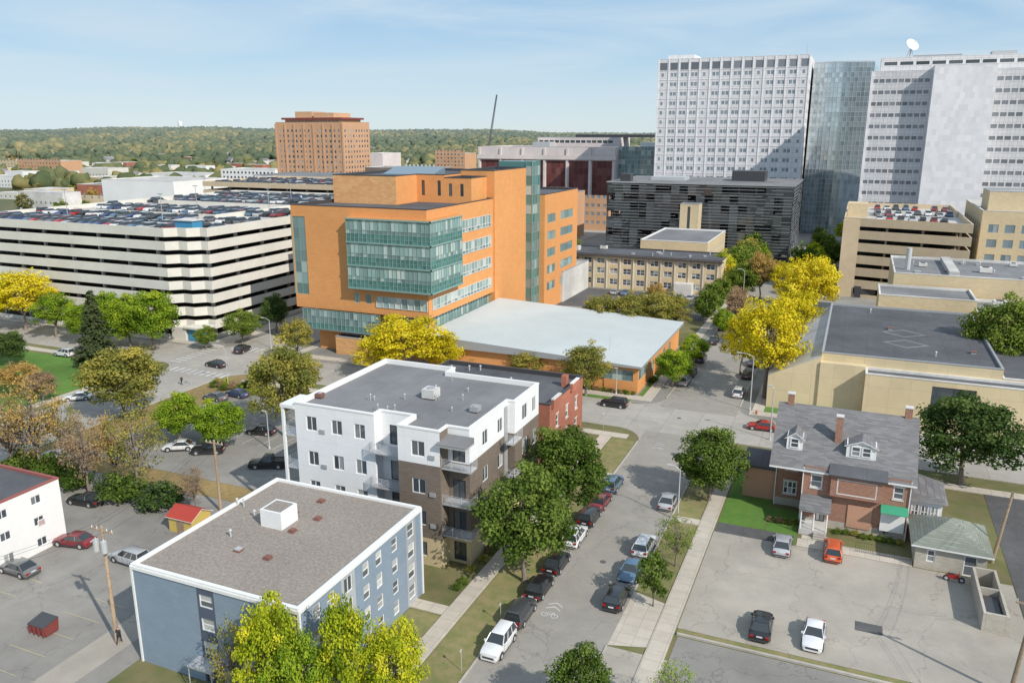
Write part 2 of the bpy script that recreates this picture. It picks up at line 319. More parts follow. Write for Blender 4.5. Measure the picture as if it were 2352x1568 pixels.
def bld(name,label,cat,poly,H,wm,rm,win=None,par=.6,cop='trimgrey',z0=0,T=None,group=None,sill=False):
    win=win or {}
    if T is None: T=Thing(name,label,cat,poly[0]+(0,),group)
    xs=[p[0] for p in poly];ys=[p[1] for p in poly]; FOOT.append((min(xs)-3,min(ys)-3,max(xs)+3,max(ys)+3))
    b=MB(); n=len(poly)
    for i in range(n):
        p0=poly[i];p1=poly[(i+1)%n]; ops=win.get(i,[])
        m=wm[i] if isinstance(wm,dict) and i in wm else (wm['d'] if isinstance(wm,dict) else wm)
        d,L=wall(b,p0,p1,z0,H+par,ops,m)
        for o in ops:
            addwin(T,p0,d,o[0],o[1],o[2],o[3],o[4],o[5] if len(o)>5 else 'window')
            if sill: b.wbox(p0,d,o[0]-.08,o[1]+.08,0.002,.08,o[2]-.14,o[2]-.004,'dirtywhite'); b.wbox(p0,d,o[0]-.08,o[1]+.08,0.002,.04,o[3]+.004,o[3]+.16,'dirtywhite')
    T.part('wall',b)
    if z0>0:
        c=MB(); c.face([(x,y,z0) for x,y in poly][::-1],'dirtywhite'); T.part('soffit',c)
    if rm:
        ins=inset(poly,.3); r=MB(); r.face([(x,y,H) for x,y in (ins if par>0 else poly)],rm); T.part('roof',r)
        if par>0:
            c=MB(); out=inset(poly,-.05); inn=inset(poly,.3); z=H+par
            for i in range(n):
                j=(i+1)%n
                o0,o1,i0,i1=out[i],out[j],inn[i],inn[j]
                c.face([(*o0,z+.08),(*o1,z+.08),(*i1,z+.08),(*i0,z+.08)],cop)
                c.face([(*o0,z-.1),(*o1,z-.1),(*o1,z+.08),(*o0,z+.08)],cop)
                c.face([(*i1,H),(*i0,H),(*i0,z+.08),(*i1,z+.08)],cop)
            T.part('parapet',c)
    return T
def grid(L,n,w,zs,h,st,m=1.):
    r=[]; step=(L-2*m)/n
    for z in zs:
        for i in range(n):
            c=m+step*(i+.5); r.append((c-w/2,c+w/2,z,z+h,st))
    return r
def curtain(T,p0,p1,z0,z1,nx,rows,mull='tealframe',mw=.09,out=.0,proud=.12,pn='window'):
    L=math.hypot(p1[0]-p0[0],p1[1]-p0[1]); d=((p1[0]-p0[0])/L,(p1[1]-p0[1])/L); n=(d[1],-d[0])
    g=MB(); f=MB(); P=lambda s,z,k:(p0[0]+d[0]*s+n[0]*k,p0[1]+d[1]*s+n[1]*k,z)
    for a,c,m,ny in rows:
        for j in range(ny):
            q0=a+(c-a)*j/ny;q1=a+(c-a)*(j+1)/ny
            for i in range(nx):
                t=random.uniform(-.012,.012); s0=L*i/nx;s1=L*(i+1)/nx
                g.face([P(s0,q0,out+t),P(s1,q0,out-t),P(s1,q1,out-t),P(s0,q1,out+t)],m)
            f.wbox(p0,d,0,L,out+.015,out+proud*.7,q0-mw/2,q0+mw/2,mull)
    f.wbox(p0,d,0,L,out+.015,out+proud*.7,z1-mw/2,z1+mw/2,mull)
    for i in range(nx+1):
        s=L*i/nx; f.wbox(p0,d,s-mw/2,s+mw/2,out+.014,out+proud,z0,z1,mull)
    T.part(pn,g); T.part('window_frame',f)
def roofkit(T,x0,y0,x1,y1,z,n=8,big=1,seed=1):
    r=random.Random(seed)
    for i in range(n):
        x=r.uniform(x0,x1);y=r.uniform(y0,y1); b=MB(); k=r.random()
        if k<.5: b.tube((x,y,z),(x,y,z+.7),.1,.1,'galv',8); b.tube((x,y,z+.7),(x,y,z+.85),.2,.14,'galv',8); T.part('vent_pipe',b)
        else:
            w=r.uniform(.5,1.1); b.box(x-w/2,y-w/2,z,x+w/2,y+w/2,z+.25,'galv'); b.box(x-w/2-.08,y-w/2-.08,z+.252,x+w/2+.08,y+w/2+.08,z+.42,r.choice(['steel','rustvent','galv'])); T.part('roof_vent',b)
    for i in range(big):
        x=r.uniform(x0,x1);y=r.uniform(y0,y1); w=r.uniform(1.5,3)*(1 if z<16 else 2)
        b=MB(); b.box(x-w/2,y-w*.4,z+.15,x+w/2,y+w*.4,z+w*.5,'dirtywhite'); b.box(x-w/2+.1,y-w*.3,z,x+w/2-.1,y+w*.3,z+.15,'trimdark')
        b.tube((x,y,z+w*.5),(x,y,z+w*.5+.15),w*.28,w*.28,'trimdark',12); T.part('air_handler',b)

# ================================================================= TERRAIN
def hill(x,y):
    r=math.hypot(x,y); a=math.atan2(x,y)
    t=min(max((r-900)/2300,0),1); t=t*t*(3-2*t)
    n=.55*math.sin(a*8+1.3)+.35*math.sin(a*19+r*.0012)+.2*math.sin(r*.004+a*31+2)+.15*math.sin(a*57)
    left=1.0 if a<-.45 else 1.0-.4*min((a+.45)/.35,1)
    h=t*(41*left+8*n)
    h+=13*math.exp(-((r-1650-160*math.sin(a*7))/260)**2)*max(0,math.sin(a*5+2.2)+.5)*left
    if r>3600: h*=max(0.,1-(r-3600)/3500)
    return h
rs=[0,30,80,160,300,500,700,800,900,1000,1150,1300,1500,1700,1900,2150,2400,2700,3000,3300,3600,4200,5200,7000,12000]
NA=160; vs=[(0,0,0)];fs=[]
for r in rs[1:]:
    for j in range(NA):
        a=2*math.pi*j/NA; x=r*math.sin(a);y=r*math.cos(a); vs.append((x,y,hill(x,y)))
for j in range(NA): fs.append([0,1+(j+1)%NA,1+j])
for i in range(len(rs)-2):
    for j in range(NA):
        a=1+i*NA+j;b_=1+i*NA+(j+1)%NA; fs.append([a,b_,b_+NA,a+NA])
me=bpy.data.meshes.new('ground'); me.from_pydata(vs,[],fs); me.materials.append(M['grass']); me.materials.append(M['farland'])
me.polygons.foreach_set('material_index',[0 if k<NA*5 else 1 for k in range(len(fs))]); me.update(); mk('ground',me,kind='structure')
sheet('paved_ground',rect(-420,129.5,150,700),.004,'cityground')
sheet('road',rect(-27,-30,-17,117),.03,'road'); sheet('road',rect(-420,117,220,129),.03,'concreteroad')
sheet('road',rect(-27.5,129,-15,460),.03,'road'); sheet('road',rect(-122,-60,-108,117),.034,'concreteroad'); sheet('road',rect(-122,129,-108,460),.034,'concreteroad')
for cx,cy,sx,sy in((-27,117,-1,-1),(-17,117,1,-1),(-27.5,129,-1,1),(-15,129,1,1),(-122,117,-1,-1),(-108,117,1,-1),(-122,129,-1,1),(-108,129,1,1)):
    pts=[(cx,cy)]+[(cx+sx*(5-5*math.sin(t)),cy+sy*(5-5*math.cos(t))) for t in [math.pi/2*i/8 for i in range(9)]]
    if sx*sy<0: pts=pts[::-1]
    sheet('road',pts,.026,'concreteroad')
def kerb(x0,y0,x1,y1):
    b=MB()
    if abs(x1-x0)<.01: b.box(x0-.09,y0,0,x0+.09,y1,.13,'kerbm')
    else: b.box(x0,y0-.09,0,x1,y0+.09,.13,'kerbm')
    mk('kerb',b.mesh('kerb'),kind='structure')
for k in [(-27,-30,-27,112),(-17,72,-17,112),(-17,-30,-17,62),(-27.5,134,-27.5,400),(-15,134,-15,400),(-103,117,-32,117),(-12,117,200,117),(-420,117,-127,117),(-103,129,-32.5,129),(-10,129,200,129),(-420,129,-127,129),(-122,-60,-122,112),(-108,-60,-108,112),(-122,134,-122,400),(-108,134,-108,400)]: kerb(*k)
def walk(x0,y0,x1,y1,z=.1):
    b=MB(); b.box(x0,y0,-.02,x1,y1,z,'sidewalk'); mk('sidewalk',b.mesh('sidewalk'),kind='structure')
walk(-13.6,20,-11.8,113.5); walk(-33,20,-31.2,112.3); walk(-103,112.4,-28.9,114.2); walk(-11.78,111.5,200,113.3)
walk(-103,131,-29.6,133.2); walk(-13.2,131,200,133); walk(-420,130,-124,131.9); walk(-31.5,133.3,-29.6,380); walk(-12.9,133.2,-11.1,380)
walk(-106.5,133.3,-104.7,300); walk(-129.2,134,-124.5,300); walk(-36.6,60.5,-33.05,62); walk(-126.5,40,-124.7,112);walk(-31.15,97,-27.1,99); walk(-420,113,-127,114.8); walk(-17,88.5,-13.65,90)
walk(-2.6,88.1,9.2,90.0,.04); walk(-2.2,90.1,.2,91,.04)
sheet('driveway',[(-17.0,62.2),(-13.65,63.2),(-13.65,70.8),(-17,71.8)],.04,'sidewalk'); sheet('driveway',rect(-13.5,62.5,-11.9,71.5),.112,'sidewalk')
sheet('driveway',rect(-16.9,40,-11.5,62.1),.02,'lotconcrete')
sheet('parking_lot',rect(-11.7,67.3,18.5,88),.02,'lotconcrete'); sheet('parking_lot',rect(-11.4,30,30,66),.02,'asphalt')
sheet('alley',rect(18.6,40,24,112),.03,'asphaltdark'); sheet('driveway',rect(-11.6,87.9,-3,90.4),.026,'asphaltdark')
sheet('lawn',rect(-11.6,90.5,-6.3,111.3),.012,'lawn'); sheet('lawn',rect(-6.2,88.5,-2.8,97),.014,'lawn'); sheet('lawn',rect(10,96,18.4,111),.012,'grass')
sheet('lawn',rect(-16.85,72,-13.7,112),.01,'drygrass'); sheet('lawn',rect(-31.1,30,-27.1,96),.01,'drygrass'); sheet('lawn',rect(-36.5,34,-33.1,60.3),.01,'drygrass')
sheet('lawn',rect(-31,99.2,-27.2,112),.01,'drygrass'); sheet('lawn',rect(-160,40,-127,112),.01,'lawn')
sheet('lawn',rect(-32.4,133.6,-31.6,170),.012,'lawn'); sheet('lawn',rect(-45,129.3,-33,130.9),.012,'lawn'); sheet('lawn',rect(-11,133.5,2,176),.012,'lawn')
sheet('verge',rect(-11.6,66.05,17,67.25),.03,'drygrass')
b=MB(); b.box(-11.5,66.1,0,17,66.35,.22,'kerbm'); mk('kerb',b.mesh('kerb'),kind='structure')
x,y=S(1995,1442); sheet('asphalt_patch',rect(x-1.2,y-.8,x+1.2,y+.8),.026,'asphaltdark')
sheet('parking_lot',rect(-107,18,-54.5,72),.012,'asphalt'); sheet('parking_lot',rect(-100,76,-60,110),.012,'asphalt'); sheet('alley',rect(-60.4,20,-57,68),.018,'lotconcrete')
sheet('lawn',rect(-104,72.1,-60,75.9),.012,'leaflitter'); sheet('driveway',rect(-60,72,-57,110),.014,'asphalt')
sheet('lawn',rect(-107.6,60,-100.2,116),.014,'leaflitter')
sheet('paved_ground',rect(-75,171,-30,228),.01,'asphaltdark')
sheet('lawn',rect(-75,172,-31.8,196),.02,'grass')
def mark(pts,z=.05,m='paint'): sheet('road_marking',pts,z,m)
for i in range(9): mark(rect(-121.2+i*1.6,130.2,-120.5+i*1.6,133.2)); mark(rect(-121.2+i*1.6,112.6,-120.5+i*1.6,115.4)) 
for i in range(8): mark(rect(-125.8,118+i*1.4,-123,118.6+i*1.4))
for i in range(10): mark(rect(-98+i*2.8,88,-97.88+i*2.8,93),.03); mark(rect(-98+i*2.8,98,-97.88+i*2.8,103),.03)
for i in range(9): mark(rect(-78.5,27+i*2.8,-73.8,27.1+i*2.8),.03,'paintyellow'); mark(rect(-67,27+i*2.8,-62.4,27.1+i*2.8),.03,'paintyellow')
def sharrow(cx,cy):
    b=MB()
    for k in(0,.7):
        for s in(-1,1): b.face([(cx,cy+1.6+k,.05),(cx+s*.75,cy+1.1+k,.05),(cx+s*.75,cy+.95+k,.05),(cx,cy+1.42+k,.05)][::s],'paint')
    def ring(x,y,r):
        for i in range(14):
            a=2*math.pi*i/14;c=2*math.pi*(i+1)/14
            b.face([(x+r*math.cos(a),y+r*math.sin(a),.05),(x+r*math.cos(c),y+r*math.sin(c),.05),(x+(r-.09)*math.cos(c),y+(r-.09)*math.sin(c),.05),(x+(r-.09)*math.cos(a),y+(r-.09)*math.sin(a),.05)][::-1],'paint')
    ring(cx-.5,cy,.36); ring(cx+.5,cy,.36)
    def ln(p,q,w=.045):
        d=Vector((q[0]-p[0],q[1]-p[1])).normalized()*w
        b.face([(p[0]-d.y,p[1]+d.x,.054),(p[0]+d.y,p[1]-d.x,.054),(q[0]+d.y,q[1]-d.x,.054),(q[0]-d.y,q[1]+d.x,.054)],'paint')
    ln((cx-.5,cy),(cx-.2,cy+.45));ln((cx-.2,cy+.45),(cx+.3,cy+.45));ln((cx+.5,cy),(cx+.3,cy+.6));ln((cx-.2,cy+.45),(cx,cy));ln((cx,cy),(cx+.3,cy+.45))
    mk('road_marking',b.mesh('road_marking'),kind='structure',label='white bicycle and chevron lane symbol')
x,y=S(1270,1400); sharrow(x,y-1); x,y=S(1510,1030); sharrow(x,y)
for u,v in((1385,1290),(1330,1480),(1470,1120),(1560,960)):
    x,y=S(u,v); b=MB(); b.face([(x+.35*math.cos(k*math.pi/7),y+.35*math.sin(k*math.pi/7),.042) for k in range(14)],'asphaltdark'); mk('manhole_cover',b.mesh('manhole_cover'),kind='structure')

# ================================================================= BUILDINGS
gp=[(-54,44.1),(-36.6,44.1),(-36.6,63.2),(-54,63.2)]
fl=[.9,3.1,5.3,7.5]
winE=[]
for z in fl: 
    for c in (2.2,4.1,9.3,11.4,14.1): winE.append((c-.5,c+.5,z-.3,z+1.1,'white1'))
def mE(s,z): return 'greypanel' if (16.2<s<18 or 5.6<s<7.6) else 'bluewall'
mE.scuts=[5.6,7.6,16.2,18]
for z in fl: winE.append((16.5,17.7,z-.3,z+1.2,'white1')); winE.append((6.0,7.2,z-.3,z+1.2,'white'))
def mS(s,z): return 'navypanel' if 7.1<s<8.9 else 'bluewall'
mS.scuts=[7.1,8.9]
winS=[(7.3,8.7,z-.3,z+.9,'white1') for z in fl[1:]]+[(13,14,z-.3,z+.9,'white1') for z in fl]
winS.append((7.3,8.7,.1,2.2,'door','door'))
T=bld('apartment_building','grey-blue flat-roofed apartment block with gravel roof and white edge','building',gp,9.3,{0:mS,1:mE,'d':'bluewall'},'gravelroof',{0:winS,1:winE},par=.15,cop='trimwhite')
for x,y in gp: b=MB(); b.box(x-.1,y-.1,0,x+.1,y+.1,9.4,'trimwhite'); T.part('corner_trim',b)
for x,y,X,Y in((-54.1,43.98,-36.5,44.06),(-36.56,44.0,-36.48,63.3)): b=MB(); b.box(x,y,9.05,X,Y,9.34,'trimwhite'); T.part('fascia',b)
b=MB(); b.box(-48.6,54.2,9.3,-46.2,56.6,11,'trimwhite'); b.face([(-48.4,54.4,11.01),(-46.4,54.4,11.01),(-46.4,56.4,11.01),(-48.4,56.4,11.01)],'gravelroof'); T.part('roof_access_box',b)
for u,v in((738,1150),(676,1177),(730,1190),(672,1218),(615,1280),(548,1262)):
    x,y=S(u,v,9.4); w=.32; b=MB(); b.box(x-w,y-w,9.3,x+w,y+w,9.45,'rustvent'); b.box(x-w*.8,y-w*.8,9.452,x+w*.8,y+w*.8,9.58,'rustvent' if u>560 else 'steel'); T.part('roof_vent',b)
for u,v in((545,1158),(560,1160),(585,1185),(530,1230)):
    x,y=S(u,v,9.4); b=MB(); b.tube((x,y,9.3),(x,y,9.95),.07,.07,'galv',8); b.tube((x,y,9.95),(x,y,10.1),.16,.1,'galv',8); T.part('vent_pipe',b)
b=MB(); b.box(-47.3,42.6,2.3,-44.7,44.05,2.45,'steel'); b.tube((-47.2,42.7,0),(-47.2,42.7,2.3),.05,.05,'steel'); b.tube((-44.8,42.7,0),(-44.8,42.7,2.3),.05,.05,'steel'); T.part('door_canopy',b)
T.done()
ap=[(-56.5,70),(-46,70),(-46,71.5),(-42,71.5),(-42,68.2),(-37,68.2),(-37,70),(-34.5,70),(-34.5,80),(-33.6,80),(-33.6,87.5),(-46,87.5),(-46,89.5),(-56.5,89.5)]
def band(*bs):
    f=lambda s,z:[m for a,c,m in bs if a<=z<c][0]
    f.cuts=[a for a,c,m in bs]; return f
A=band((-1,3.2,'tanblock'),(3.2,11.6,'brownbrick'),(11.6,30,'whitewall')); W3=band((-1,3.2,'tanblock'),(3.2,30,'whitewall'))
AE2=band((-1,3.2,'tanblock'),(3.2,30,'brownbrick'))
zf=[1.0,4.6,8.2,12.4]
w0=[]
for z in zf[1:]:
    for c in(2.2,5.6,8.6): w0.append((c-.7,c+.7,z,z+1.7,'white'))
w2=[(1.0,3.0,z-.7,z+1.6,'door','door') for z in zf[1:]]
w4=[(1.6,3.2,z,z+1.7,'white') for z in zf]
w7=[];w9=[]
for z in zf: w7+= [(3.2,4.6,z,z+1.7,'white'),(7.2,8.6,z,z+1.7,'white')]; w9+=[(2.2,3.8,z,z+1.9,'white'),(5.4,6.6,z,z+1.9,'white')]
w6=[(.5,2.0,z-.7,z+1.5,'door','door') for z in zf]
T=bld('apartment_building','white and brown brick apartment block with grey roof and balconies','building',ap,15.0,{'d':W3,4:A,5:AE2,6:A,7:A,9:A,3:A,8:A},'greyroof',{0:w0,2:w2,4:w4,6:w6,7:w7,9:w9},par=.5,cop='whitepaint')
def balcony(T,x0,y0,x1,y1,z,sides='SEW'):
    b=MB(); b.box(x0,y0,z,x1,y1,z+.18,'steel')
    def rail(p,q):
        for h in(.25,.4,.55,.7,.85,1.0): b.tube((*p,z+.18+h),(*q,z+.18+h),.022,.022,'steel',5)
        n=max(1,int(math.dist(p,q)/1.1))
        for i in range(n+1):
            x=p[0]+(q[0]-p[0])*i/n;y=p[1]+(q[1]-p[1])*i/n; b.tube((x,y,z+.18),(x,y,z+1.25),.03,.03,'steel',5)
    if 'S' in sides: rail((x0,y0),(x1,y0))
    if 'E' in sides: rail((x1,y0),(x1,y1))
    if 'W' in sides: rail((x0,y0),(x0,y1))
    T.part('balcony',b)
for z in(3.7,7.3,11.3):
    balcony(T,-46.2,69.2,-42.05,71.45,z,'SEW'); balcony(T,-36.95,68.4,-33.6,69.95,z,'SE'); balcony(T,-58.3,70.1,-56.55,73.5,z,'SW')
for z in (7.3,11.3): balcony(T,-33.5,77.2,-32.6,79.8,z,'SE')
b=MB(); b.box(-58.4,69.95,0,-58.1,70.25,15,'trimwhite'); b.box(-58.4,73.3,0,-58.1,73.6,15,'trimwhite'); b.box(-58.5,69.9,14.7,-56.55,73.7,15.1,'trimwhite'); T.part('balcony_frame',b)
b=MB(); b.box(-37.2,67.7,14.0,-33.9,69.95,14.2,'trimgrey'); b.hexa([(-37.2,67.7,14.22),(-33.9,67.7,14.22),(-33.9,69.9,14.22),(-37.2,69.9,14.22),(-37.2,67.7,14.3),(-33.9,67.7,14.3),(-33.9,69.9,14.7),(-37.2,69.9,14.7)],'greyroof'); T.part('canopy',b)
b=MB(); b.wbox((-34.5,70),(0,1),8.9,9.8,.01,.1,3.2,15,'trimgrey'); T.part('wall_panel',b)
for u,v,w in((990,908,1.6),(1092,940,1.0),(735,908,.8)):
    x,y=S(u,v,15.3); b=MB(); b.box(x-w*.5,y-w*.5,15.15,x+w*.5,y+w*.5,15+w*.75,'dirtywhite' if w>1.2 else ('trimgrey' if w==1. else 'rustvent')); b.box(x-w*.4,y-w*.4,15,x+w*.4,y+w*.4,15.14,'trimdark')
    b.tube((x,y,15+w*.75),(x,y,15.06+w*.75),w*.32,w*.32,'trimgrey',12); T.part('air_handler' if w>1.2 else 'roof_hatch',b)
for i in range(18):
    u=random.choice([840,850,865,878,890,912,925,935,985,1000,1005,1080,1120,1060,1040,820])+random.uniform(-6,6); v=random.choice([862,875,918,920,945,900,858]); x,y=S(u,v,15); 
    if not(-56<x<-35 and 72<y<87): continue
    b=MB(); h=random.uniform(.4,.9); b.tube((x,y,15),(x,y,15+h),.05,.05,'steel',6); b.tube((x,y,15+h),(x,y,15+h+.12),.11,.07,'steel',6); T.part('vent_pipe',b)
for z in zf[1:]:
    b=MB(); b.wbox((-56.5,70),(1,0),3.3,4.0,.01,.12,z-.1,z+.35,'trimgrey'); T.part('wall_grille',b)
    b=MB(); b.wbox((-42,68.2),(1,0),3.7,4.4,.01,.12,z-.1,z+.35,'trimgrey'); T.part('wall_grille',b)
T.done()
rp=[(-59,98),(-36,98),(-36,112.5),(-59,112.5)]
T=bld('brick_building','red brick walk-up building with dark flat roof and stone parapet','building',rp,8.5,'redbrick','darkroof',{0:grid(23,6,1.1,[1.5,4.9],1.9,'sash',1.),1:grid(14.5,3,1.1,[1.5,4.9],1.9,'sash',1.0)},par=.6,cop='trimdark',sill=True)
for y in(98.6,106.5): 
    b=MB(); b.box(-36.02,y,8.4,-35.6,y+3,9.6,'redbrick'); b.box(-36.05,y-.05,9.602,-35.55,y+3.05,9.75,'dirtywhite'); T.part('gable_parapet',b)
roofkit(T,-57,100,-38,111,8.5,7,0,3)
b=MB(); b.box(-37.9,108,8.5,-37.1,109,10.2,'redbrick'); T.part('chimney',b)

# -- orange building
T=Thing('office_building','orange tiled civic office building with teal glass bay and stepped roof','building',(-108,137,0))
bld('', '','',[(-104,139),(-77.2,139),(-77.2,168),(-104,168)],9.2,'orangetile',None,{},par=0,T=T)
bld('', '','',[(-98,136.2),(-82,136.2),(-82,138.95),(-98,138.95)],3.6,'orangepale','darkroof',{},par=.2,T=T)
up=[(-108,137),(-76,137),(-76,168),(-108,168)]
op0=[(0.25,3.4,12.0,28.3,'tealtall'),(14.6,15.9,11.2,13.2,'teal'),(17.4,18.7,11.2,13.2,'teal')]
bld('', '','',up,30.0,'orangetile','darkroof',{0:op0},par=.7,cop='trimdark',z0=9.2,T=T)
for z,h in((24.6,2.6),(20,2.5),(15.3,2.4),(10.7,2.2)):
    curtain(T,(-76,150.5 if z>12 else 138.5),(-76,166.5),z,z+h,11 if z>12 else 18,[(z,z+h*.3,'glassstrip',1),(z+h*.3,z+h,'glassteal',1)],mull='dirtywhite',out=.03,proud=.15,mw=.11)
curtain(T,(-88,137),(-76.3,137),10.7,12.9,8,[(10.7,12.9,'glassteal',1)],mull='dirtywhite',out=.03,proud=.15,mw=.11)
b=MB(); b.box(-93.5,135.5,14.3,-74.5,149,14.6,'trimgrey'); b.box(-93.5,135.5,28.5,-74.5,149,28.8,'orangetile'); b.face([(-93.5,136.9,14.6),(-93.5,135.5,14.6),(-93.5,135.5,28.5),(-93.5,136.9,28.5)],'spandrel')
b.face([(-74.5,149,14.6),(-75.95,149,14.6),(-75.95,149,28.5),(-74.5,149,28.5)],'spandrel'); T.part('bay',b)
rows=[]
for k in range(3):
    z=14.6+k*4.64; rows+=[(z,z+1.75,'spandrel',2),(z+1.75,z+2.5,'glassstrip',1),(z+2.5,z+4.64,'glassteal',1)]
curtain(T,(-93.5,135.5),(-74.5,135.5),14.6,28.5,20,rows,proud=.1,mw=.07); curtain(T,(-74.5,135.5),(-74.5,149),14.6,28.5,13,rows,proud=.1,mw=.07)
b=MB()
for k in range(4):
    z=14.6+k*4.64; b.box(-93.6,135.25,z-.13,-74.25,135.48,z+.13,'tealframe'); b.box(-74.48,135.25,z-.13,-74.25,149,z+.13,'tealframe')
T.part('floor_band',b,kind='stuff')
curtain(T,(-106,136.4),(-87,136.4),5,9.1,18,[(5,6.2,'spandrel',1),(6.2,9.1,'glassstrip',2)],proud=.12)
b=MB(); b.box(-106,136.45,4.7,-87,138.98,4.98,'trimgrey'); T.part('bay',b)
curtain(T,(-77.2,141),(-77.2,168),4.6,9.0,20,[(4.6,6.6,'glassteal',1),(6.6,9.0,'glassteal',1)],out=.02,proud=.12)
curtain(T,(-87,139),(-77.2,139),5,9.0,8,[(5,9.0,'glassteal',2)],out=.02)
curtain(T,(-108,168),(-108,137),12,28.3,24,[(12,28.3,'glassteal',8)],out=.03)
bk=[(-107,151),(-91,151),(-91,160),(-84,160),(-84,187),(-107,187)]
bld('', '','',bk,35.6,{'d':'orangetile',0:'orangepale',5:'orangepale'},'darkroof',{2:[(1.2,2,31.5,34.8,'slit'),(5.2,6,31.5,34.8,'slit')]},par=.5,cop='trimdark',z0=30.01,T=T)
bld('', '','',[(-107,168.01),(-84,168.01),(-84,187),(-107,187)],30,'orangetile',None,{},par=0,T=T)
bld('', '','',[(-84,160),(-77.5,160),(-77.5,167.98),(-84,167.98)],35,'orangetile','darkroof',{0:[(1,1.8,31.5,34.2,'slit'),(3.8,4.6,31.5,34.2,'slit')]},par=.5,cop='trimdark',z0=30.01,T=T)
bld('', '','',[(-83.98,168.02),(-75.6,168.02),(-75.6,187),(-83.98,187)],36.2,'orangetile','darkroof',{},par=.6,cop='trimdark',T=T)
bld('', '','',[(-88,192.02),(-72.5,192.02),(-72.5,218),(-88,218)],29.5,'orangetile','darkroof',{1:[(2,8,z,z+2.2,'teal') for z in(5,9.4,13.8,18.2,22.6)]+[(12,22,z,z+2.2,'teal') for z in(5,9.4,13.8,18.2,22.6)]},par=.5,cop='trimdark',T=T)
b=MB(); b.box(-83,187.05,0,-74.0,192,38.2,'spandrel'); T.part('stair_core',b)
gr=[(z,z+2.3,'glassstrip' if i%2 else 'spandrel',1) for i,z in enumerate([i*2.32 for i in range(16)])]
curtain(T,(-74.0,187.05),(-74.0,192),0,38.4,3,gr,out=.02); curtain(T,(-75.6,186.98),(-74.0,186.98),0,38.4,1,gr,out=.02)
b=MB(); b.hexa([(-101,162,35.62),(-88,162,35.62),(-88,168,35.62),(-101,168,35.62),(-101,162,35.9),(-88,162,35.9),(-88,168,37.4),(-101,168,37.4)],'glassblue'); T.part('skylight',b)
for i in range(8):
    b=MB(); x=-103+i*1.1; b.tube((x,176,35.6),(x,176,37.5),.25,.25,'galv',8); T.part('vent_pipe',b)
lw=[(-74.9,134.3),(-32.8,134.3),(-32.8,169.6),(-74.9,169.6)]
bld('', '','',lw,4.9,'orangetile',None,{0:[(3,5,1,3.2,'teal'),(35.5,41.2,2.2,4.2,'teal')],1:[(.6,7,2.2,4.2,'teal')]+[(10+i*5,12+i*5,1.2,3.4,'teal') for i in range(4)]},par=0,T=T)
b=MB(); b.hexa([(-75.5,133.4,4.92),(-32,133.4,4.92),(-32,170.4,4.92),(-75.5,170.4,4.92),(-75.5,133.4,7.0),(-32,133.4,5.3),(-32,170.4,5.5),(-75.5,170.4,7.4)],'trimgrey','metalroof'); T.part('metal_roof',b)
b=MB(); zz=lambda x,y:7.0+(x+75.5)/43.5*(-1.7)+ (y-133.4)/37*.3
for i in range(48):
    y=133.9+i*.76; b.tube((-75.3,y,zz(-75.3,y)+.03),(-32.2,y,zz(-32.2,y)+.01),.022,.022,'metalroof',4)
T.part('roof_seam',b,kind='stuff')
b=MB(); b.tube((-40,141,5.3),(-40,141,8.2),.05,.05,'steel'); T.part('vent_pipe',b)
b=MB()
for i in range(24):
    a=math.pi*(1.05+1.1*i/23); b.tube((-60+9*math.cos(a),182+6*math.sin(a),3.0),(-60+9*math.cos(a),182+6*math.sin(a),4.2),.05,.05,'tealframe',5)
for i in range(23):
    a=math.pi*(1.05+1.1*i/23);c=math.pi*(1.05+1.1*(i+1)/23)
    for h in(3.6,4.2): b.tube((-60+9*math.cos(a),182+6*math.sin(a),h),(-60+9*math.cos(c),182+6*math.sin(c),h),.05,.05,'tealframe',5)
T.part('terrace_rail',b)
b=MB(); b.prism([(-60+9.2*math.cos(2*math.pi*i/24),182+6.2*math.sin(2*math.pi*i/24)) for i in range(24)],0,3.0,'dirtywhite','cityground'); T.part('terrace',b)
T.done()

# -- parking garages
def garage(name,label,poly,levels,fh,conc,bandh=1.25,dark='interior',cols=9,cin=2.4):
    T=Thing(name,label,'parking garage',poly[0]+(0,)); H=levels*fh
    xs=[p[0] for p in poly];ys=[p[1] for p in poly]; FOOT.append((min(xs)-3,min(ys)-3,max(xs)+3,max(ys)+3))
    n=len(poly); inn=inset(poly,.35); b=MB()
    for k in range(levels+1):
        z=k*fh; z1=z+ (bandh*.7 if k else .9); z0=max(0,z-(bandh*.4))
        for i in range(n):
            j=(i+1)%n; o0,o1,i0,i1=poly[i],poly[j],inn[i],inn[j]
            b.face([(*o0,z0),(*o1,z0),(*o1,z1),(*o0,z1)],conc); b.face([(*o0,z1),(*o1,z1),(*i1,z1),(*i0,z1)],conc)
            b.face([(*i1,z0),(*i0,z0),(*i0,z1),(*i1,z1)],conc); b.face([(*o1,z0),(*o0,z0),(*i0,z0),(*i1,z0)],conc)
    T.part('wall',b)
    b=MB()
    for k in range(1,levels): b.face([(x,y,k*fh) for x,y in inn],'cityground'); b.face([(x,y,k*fh-.25) for x,y in inn][::-1],conc)
    T.part('floor_slab',b)
    b=MB(); b.face([(x,y,H) for x,y in inn],'lightroof'); T.part('roof',b)
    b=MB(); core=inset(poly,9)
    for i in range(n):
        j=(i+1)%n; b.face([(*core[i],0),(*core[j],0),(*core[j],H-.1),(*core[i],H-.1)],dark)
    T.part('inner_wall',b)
    cc=inset(poly,cin)
    for i in range(n):
        p=Vector(cc[i]);q=Vector(cc[(i+1)%n]);L=(q-p).length
        if L<5 or i>1 and n<5 and i>2: continue
        for k in range(int(L/cols)+1):
            c=p+(q-p)*(k*cols/L); b=MB(); b.box(c.x-.3,c.y-.3,0,c.x+.3,c.y+.3,H-.2,conc); T.part('column',b)
    return T,H
